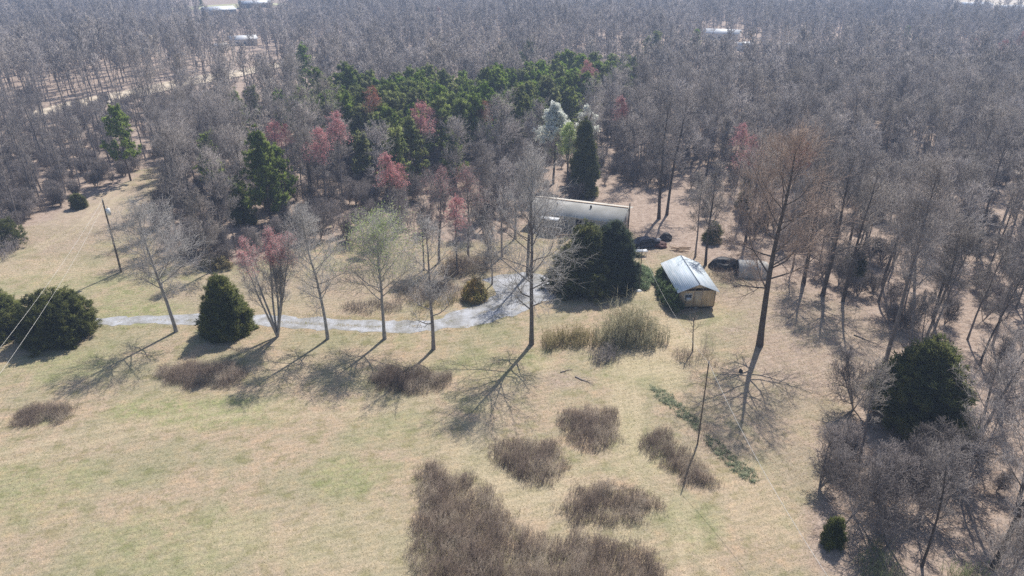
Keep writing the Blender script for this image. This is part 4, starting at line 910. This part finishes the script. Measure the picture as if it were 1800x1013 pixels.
# ---- blooming trees in the woods, placed by their crowns
REDS = [kind_bare(421, 'bark', 'twig', 'redbud', 2, .17, H=15, r0=.18, cb=.45, spread=3.3, n=(14, 6, 5, 3)), kind_bare(422, 'bark', 'twig', 'redbud', 2, .17, H=13, r0=.16, cb=.4, spread=3.0, n=(13, 6, 5, 3))]
for k, (px, py, bud, s, lb) in enumerate([
        (655, 190, 'orangebud', 1, 'orange red budding tree in front of the pine stand'), (738, 200, 'redbud', 1.1, 'brightest crimson budding tree in front of the pine stand'),
        (762, 218, 'redbud', .8, 'small crimson tree right beside the brightest one'), (684, 290, 'redbud', .95, 'deep red tree in the heart of the grove'),
        (700, 318, 'redbud', .7, 'small dark red tree below the deep red one'), (560, 245, 'pinkbud', 1.05, 'dusty rose tree in the left of the grove'), (590, 240, 'pinkbud', 1, 'dusty rose tree right of its twin in the grove'),
        (480, 230, 'pinkbud', .9, 'faint rose tree below the dirt road end'), (1035, 135, 'redbud', 1, 'red tree at the right end of the pine stand'), (1095, 185, 'redbud', .95, 'dim crimson tree right of the white flowering tree'),
        (850, 205, 'orangebud', .8, 'faint orange pink tree right of the grove'), (1322, 258, 'redbud', 1.05, 'red tree right behind the huge brown crowned tree'), (1300, 250, 'pinkbud', .8, 'pink tree left of the red one behind the brown crowned tree'),
        (1765, 78, 'redbud', 1, 'far red tree at the upper right'), (1800, 70, 'redbud', .9, 'far red tree cut by the right edge'), (1555, 65, 'orangebud', .6, 'tiny far orange tree in the upper right woods'),
        (700, 2, 'pinkbud', .8, 'far pink tree at the top centre'), (770, 22, 'pinkbud', .7, 'far pink tree below the top centre one'), (500, 245, 'redbud', .7, 'small rose tree left of the grove centre'), (800, 365, 'pinkbud', .8, 'pale pink crown at the near edge of the grove'),
        (1410, 285, 'orangebud', .9, 'orange budding tree beside the huge brown crowned tree'), (1720, 70, 'pinkbud', .8, 'dim pink tree left of the far red trees')]):
    q = P(px, py, 12 * s); FEAT.append((q.x, q.y, 2.2)); FRONT.append((q.x, q.y, 2.4, 26))
    place('red_budding_tree', REDS[k % 2], q, k, s, lb, 'tree', mats={'blossom': bud})
q = P(975, 222, 11); place('flowering_tree', kind_bare(431, 'bark', 'palebud', 'whitebud', 9, .3, H=14, r0=.22, cb=.3, spread=3.6, n=(15, 6, 5, 4)), q, 0, 1, 'white flowering tree left of the tall dark cedar'); FEAT.append((q.x, q.y, 3))
q = P(1000, 262, 8); place('pale_green_tree', kind_bare(432, 'bark', 'palebud', 'limebud', 3, .2, H=11.5, r0=.2, cb=.3, spread=3.6, n=(14, 6, 5, 3)), q, 0, 1, 'pale green leafing tree between white flowering tree and dark cedar'); FEAT.append((q.x, q.y, 3))
q = P(1035, 212, 11); place('flowering_tree', kind_bare(433, 'bark', 'palebud', 'whitebud', 5, .28, H=13.5, r0=.2, cb=.4, spread=2.2, n=(13, 6, 5, 3)), q, 0, 1, 'narrow cream flowering tree peeping behind the tall dark cedar'); FEAT.append((q.x, q.y, 3))

# ---------------------------------------------------------------- the woods
NEAR = [kind_bare(500 + k, ['bark', 'darkbark', 'bark'][k % 3], 'twig', H=[14.5, 13, 15, 12.5, 14, 11, 13, 15][k], r0=[.15, .13, .18, .11, .15, .1, .13, .16][k], cb=[.38, .45, .36, .35, .42, .3, .4, .45][k],
                  spread=[4.4, 3.8, 5, 3.9, 4.6, 3.4, 4.2, 4.6][k], n=(13, 7, 6, 5), a0=1.0, a1=.45, up=.12, lean=((k % 3 - 1) * .05, 0), shape='forest', tw=(.022, .016)) for k in range(8)]
SLIM = [kind_bare(511 + k, 'bark', 'twig', H=[13, 12, 14][k], r0=.13, cb=.42, spread=2.4, n=(9, 5, 4, 3), a0=.85, a1=.4, up=.14, tw=(.018, .013)) for k in range(3)]
MID = [kind_bare(520 + k, 'bark', 'twig', H=[14, 13, 15, 11.5, 13][k], r0=.13, cb=.38, spread=[4.6, 3.9, 5.2, 4, 4.4][k], n=(14, 7, 12), a0=1.0, a1=.45, up=.12, shape='forest', tw=(.042, .036), sides=5) for k in range(5)]
FARK = [kind_bare(540 + k, 'bark', 'twig', H=[13, 12, 14, 11][k], r0=.15, cb=.36, spread=[4.8, 4, 5, 4][k], n=(13, 6, 10), a0=1.0, a1=.45, up=.12, shape='forest', tw=(.06, .055), sides=4) for k in range(4)]
SHRUB = [kind_bare(560 + k, 'twig', 'greyshrub', H=[3.6, 3, 4.4][k], r0=.06, cb=.1, spread=[1.7, 1.5, 1.9][k], stems=5, fan=.45, n=(10, 6, 6, 3), a0=.85, a1=.6, up=.08, tw=(.011, .008), sides=4) for k in range(3)]
rng = np.random.RandomState(33)
cand = []
for y0, y1, sp in ((30, 150, 4.5), (150, 230, 5.1), (230, 520, 5.9)):
    for gy in np.arange(y0, y1, sp):
        hw = gy * .80 + 16
        xs = np.arange(-hw, hw, sp)
        xs = xs + rng.uniform(-.45, .45, len(xs)) * sp; ys = gy + rng.uniform(-.45, .45, len(xs)) * sp
        cand.append(np.stack([xs, ys], 1))
C = np.concatenate(cand)
keep = sdist(C[:, 0], C[:, 1], LAWN) < -1.2 - 2 * rng.rand(len(C))
keep &= sdist(C[:, 0], C[:, 1], ROAD) < -2.2
keep &= ~(inpoly(C[:, 0], C[:, 1], WP([(100, 205), (240, 182), (420, 143), (560, 102), (600, 120), (440, 215), (250, 262), (100, 285)])) & (rng.rand(len(C)) < .66))
keep &= ~((C[:, 1] < 62) & (rng.rand(len(C)) < .45))
keep &= ~inpoly(C[:, 0], C[:, 1], BAND)
keep &= ~((inpoly(C[:, 0], C[:, 1], TREEFREE)) & (rng.rand(len(C)) < .9))
keep &= fbm(C[:, 0] * .06, C[:, 1] * .06) + rng.rand(len(C)) * .9 > .45
# nothing grows inside the house, the shed or where single trees already stand
for x, y, r_ in FEAT + [(ho.location.x, ho.location.y, 10.5), (sh.location.x, sh.location.y, 8), (hs.location.x, hs.location.y, 5), (P(1132, 434).x, P(1132, 434).y, 5), (P(213, 478).x, P(213, 478).y, 4)]:
    keep &= np.hypot(C[:, 0] - x, C[:, 1] - y) > r_
for x, y, r_ in [(PX[:, 0].mean(), 0, 0)]: pass
for hx, hy, W_ in HP:          # glades in front of the far houses
    s = hx / hy; lat = np.abs(C[:, 0] - s * C[:, 1]); inside = (lat < W_ * .55 + 2) & (C[:, 1] > hy - (110 if W_ > 9 else 75)) & (C[:, 1] < hy + 14)
    keep &= ~(inside & (rng.rand(len(C)) < (.85 if W_ > 9 else .75)))
FRONT += [(P(975, 222, 11).x, P(975, 222, 11).y, 5, 30), (P(1024, 345).x, P(1024, 345).y, 3, 20), (P(1607, 748).x, P(1607, 748).y, 4.5, 14)]
for fx, fy, wd, dep in FRONT:
    s_ = fx / fy; inside = (np.abs(C[:, 0] - s_ * C[:, 1]) < wd) & (C[:, 1] > fy - dep) & (C[:, 1] < fy)
    keep &= ~(inside & (rng.rand(len(C)) < .8))
keep &= ~((C[:, 0] > 14) & (C[:, 1] < 135) & (C[:, 1] > 60) & (rng.rand(len(C)) < .42))
# trees in front of the stand stay below its line of sight
C = C[keep]
S = rng.uniform(.78, 1.15, len(C)) * np.where(C[:, 1] < 62, .72, 1)
ppx, ppy = proj(C[:, 0], C[:, 1], 12 * S)
bx, by = BAND.min(0)
inb = inpoly(C[:, 0] * 1.0, C[:, 1] + 0.0, BAND)
topx, topy = proj(C[:, 0], C[:, 1], 14.5 * S)
BPX = np.array(bandpx, float)
cut = (inpoly(topx, topy, BPX) | inpoly(topx, topy + 12, BPX) | inpoly(topx, topy + 40, BPX)) & (C[:, 1] < 185) & (rng.rand(len(C)) < .85); C = C[~cut]; S = S[~cut]
rot = rng.uniform(0, 6.283, len(C))
bpx, basey = proj(C[:, 0], C[:, 1], 0); tpx, tpy = proj(C[:, 0], C[:, 1], 14 * S)
vis = (tpx > -20) & (tpx < 1820) & (tpy < 1013) & (basey > 0)
# shown size: height in pixels
size = np.where(vis, np.abs(basey - tpy), 0)
order = np.argsort(-size); NI = 262
ind = order[:NI]; rest = order[NI:]
def zone(x, y, px):
    if y < 62: return 'slender grey tree in the near woods at the bottom right corner', 'bare trees of the bottom right woods'
    if px > 1400: return 'bare grey tree in the woods right of the huge brown crowned tree', 'bare trees of the right hand woods'
    if px > 1090: return 'bare grey tree in the woods behind the shed and shelter', 'bare trees behind the shed'
    if px < 262 and True: return 'straight bare tree in the woods along the upper edge of the tan field', 'bare trees of the left hand woods'
    return 'bare grey tree in the dense grove between the driveway and the pine stand', 'bare trees of the grove'
for i in ind:
    x, y = C[i]; lb, gr = zone(x, y, bpx[i])
    slim = bpx[i] < 262 and y > 90
    place("bare_tree", SLIM[rng.randint(3)] if slim else NEAR[rng.randint(8)], (float(x), float(y)), float(rot[i]), float(S[i]), lb, 'tree', gr)

def hidden_kinds(name, kinds):
    c = bpy.data.collections.new(name); out = []
    for k, parts in enumerate(kinds):
        g = None; me = []
        # join the parts of a kind into one mesh with their own material slots
        bm = bmesh.new(); mats_ = []
        for nm, m in parts:
            n0 = len(bm.faces); bm.from_mesh(m); bm.faces.ensure_lookup_table(); mats_.append(m.materials[0])
            for f in bm.faces[n0:]: f.material_index = len(mats_) - 1
        m2 = bpy.data.meshes.new(name); bm.to_mesh(m2); bm.free()
        for q in mats_: m2.materials.append(q)
        o = bpy.data.objects.new('%s_%02d' % (name, k), m2); c.objects.link(o)
    return c
def scatter(name, pts, rots, scl, idx, coll, label, cat):
    m = bpy.data.meshes.new(name); m.vertices.add(len(pts)); m.vertices.foreach_set('co', np.asarray(pts, np.float32).ravel())
    for nm, a, t in (('rz', rots, 'FLOAT'), ('sc', scl, 'FLOAT'), ('ix', idx, 'INT')):
        at = m.attributes.new(nm, t, 'POINT'); at.data.foreach_set('value', np.asarray(a, np.float32 if t == 'FLOAT' else np.int32))
    o = tag(link(name, m), label, cat, kind='stuff')
    ng = bpy.data.node_groups.new(name, 'GeometryNodeTree'); ng.interface.new_socket('Geometry', in_out='INPUT', socket_type='NodeSocketGeometry'); ng.interface.new_socket('Geometry', in_out='OUTPUT', socket_type='NodeSocketGeometry')
    N = ng.nodes; L = ng.links; gi = N.new('NodeGroupInput'); go = N.new('NodeGroupOutput'); ip = N.new('GeometryNodeInstanceOnPoints')
    ci = N.new('GeometryNodeCollectionInfo'); ci.inputs['Collection'].default_value = coll; ci.inputs['Separate Children'].default_value = True; ci.inputs['Reset Children'].default_value = True
    ip.inputs['Pick Instance'].default_value = True
    def attr(nm, t):
        a = N.new('GeometryNodeInputNamedAttribute'); a.data_type = t; a.inputs[0].default_value = nm; return [s for s in a.outputs if s.enabled and s.name == 'Attribute'][0]
    cx = N.new('ShaderNodeCombineXYZ'); L.new(attr('rz', 'FLOAT'), cx.inputs[2])
    L.new(gi.outputs[0], ip.inputs['Points']); L.new(ci.outputs[0], ip.inputs['Instance']); L.new(attr('ix', 'INT'), ip.inputs['Instance Index'])
    L.new(cx.outputs[0], ip.inputs['Rotation']); L.new(attr('sc', 'FLOAT'), ip.inputs['Scale']); L.new(ip.outputs[0], go.inputs[0])
    md = o.modifiers.new('scatter', 'NODES'); md.node_group = ng
    return o
X, Y = C[rest, 0], C[rest, 1]; Z = gz(X, Y) - .05
far = Y > 215
leftz = (proj(X, Y, 0)[0] < 300) & (Y < 200)
ix = np.where(far, 5 + rng.randint(0, 4, len(X)), rng.randint(0, 5, len(X)))
ix = np.where(leftz, 9 + rng.randint(0, 3, len(X)), ix)
coll = hidden_kinds('woodland_tree', MID + FARK + SLIM)
scatter('bare_woods', np.stack([X, Y, Z], 1), rot[rest], S[rest] * np.where(far, rng.uniform(.75, 1.1, len(X)), 1), ix, coll, 'grey leafless woods stretching back to the top of the picture', 'woods')
print('individual', len(ind), 'rest', len(rest), 'pines', len(pp))
# undergrowth below the near woods
n = 5200; y = rng.uniform(38, 210, n); x = rng.uniform(-1, 1, n) * (y * .8 + 10)
k = (sdist(x, y, LAWN) < -.8) & (sdist(x, y, ROAD) < -1.5) & ~(inpoly(x, y, TREEFREE) & (rng.rand(n) < .9)) & (fbm(x * .12, y * .12) + rng.rand(n) * .5 > .6)
for q in (ho, sh, hs): k &= np.hypot(x - q.location.x, y - q.location.y) > 9
k &= (y > 70) | (rng.rand(n) < .25)
k &= ~((x > 14) & (y < 120) & (rng.rand(n) < .65))
x, y = x[k], y[k]
scatter('undergrowth', np.stack([x, y, gz(x, y) - .03], 1), rng.uniform(0, 6.28, len(x)), rng.uniform(.5, 1.1, len(x)), rng.randint(0, 3, len(x)), hidden_kinds('sapling', SHRUB), 'tangled grey undergrowth and saplings on the woodland floor', 'undergrowth')
# near shrubs at the right, each its own
for k, (px, py, s, lb) in enumerate([
        (1440, 860, 1.1, 'rounded grey shrub at the lawn edge, lowest left corner of the right hand woods'), (1475, 810, 1.0, 'grey brown shrub right beside the lawn below the big green cedar'),
        (1500, 720, 1.2, 'thin bare shrub at the left foot of the big green cedar'), (1575, 885, 1.3, 'silvery wide shrub below the big green cedar'), (1620, 900, 1.6, 'silvery shrub in the middle of the bottom right woods'),
        (1500, 905, 1.2, 'grey shrub above the small dark evergreen'), (1600, 835, 1.1, 'silver grey shrub directly under the big green cedar'), (1680, 840, 1.5, 'silvery shrub right of the big green cedar foot'), (1560, 960, 1.3, 'grey shrub near the bottom of the right hand woods')]):
    place('grey_shrub', SHRUB[k % 3], P(px, py), k, s * 1.15, lb, 'shrub')

# ---------------------------------------------------------------- haze
g = Geo(); box(g, -1300, 1300, -110, 2500, -6, 75)
hm = bpy.data.materials.new('haze'); hm.use_nodes = True; nt = hm.node_tree; nt.nodes.remove(nt.nodes['Principled BSDF'])
pv = nt.nodes.new('ShaderNodeVolumePrincipled'); pv.inputs['Density'].default_value = HAZE_DENSITY; pv.inputs['Color'].default_value = (.55, .70, 1.0, 1); pv.inputs['Anisotropy'].default_value = .2
nt.links.new(pv.outputs[0], nt.nodes['Material Output'].inputs['Volume'])
hz = link('haze', g.mesh('haze', hm)); tag(hz, 'thin bluish haze over the far woods', 'haze', kind='stuff')
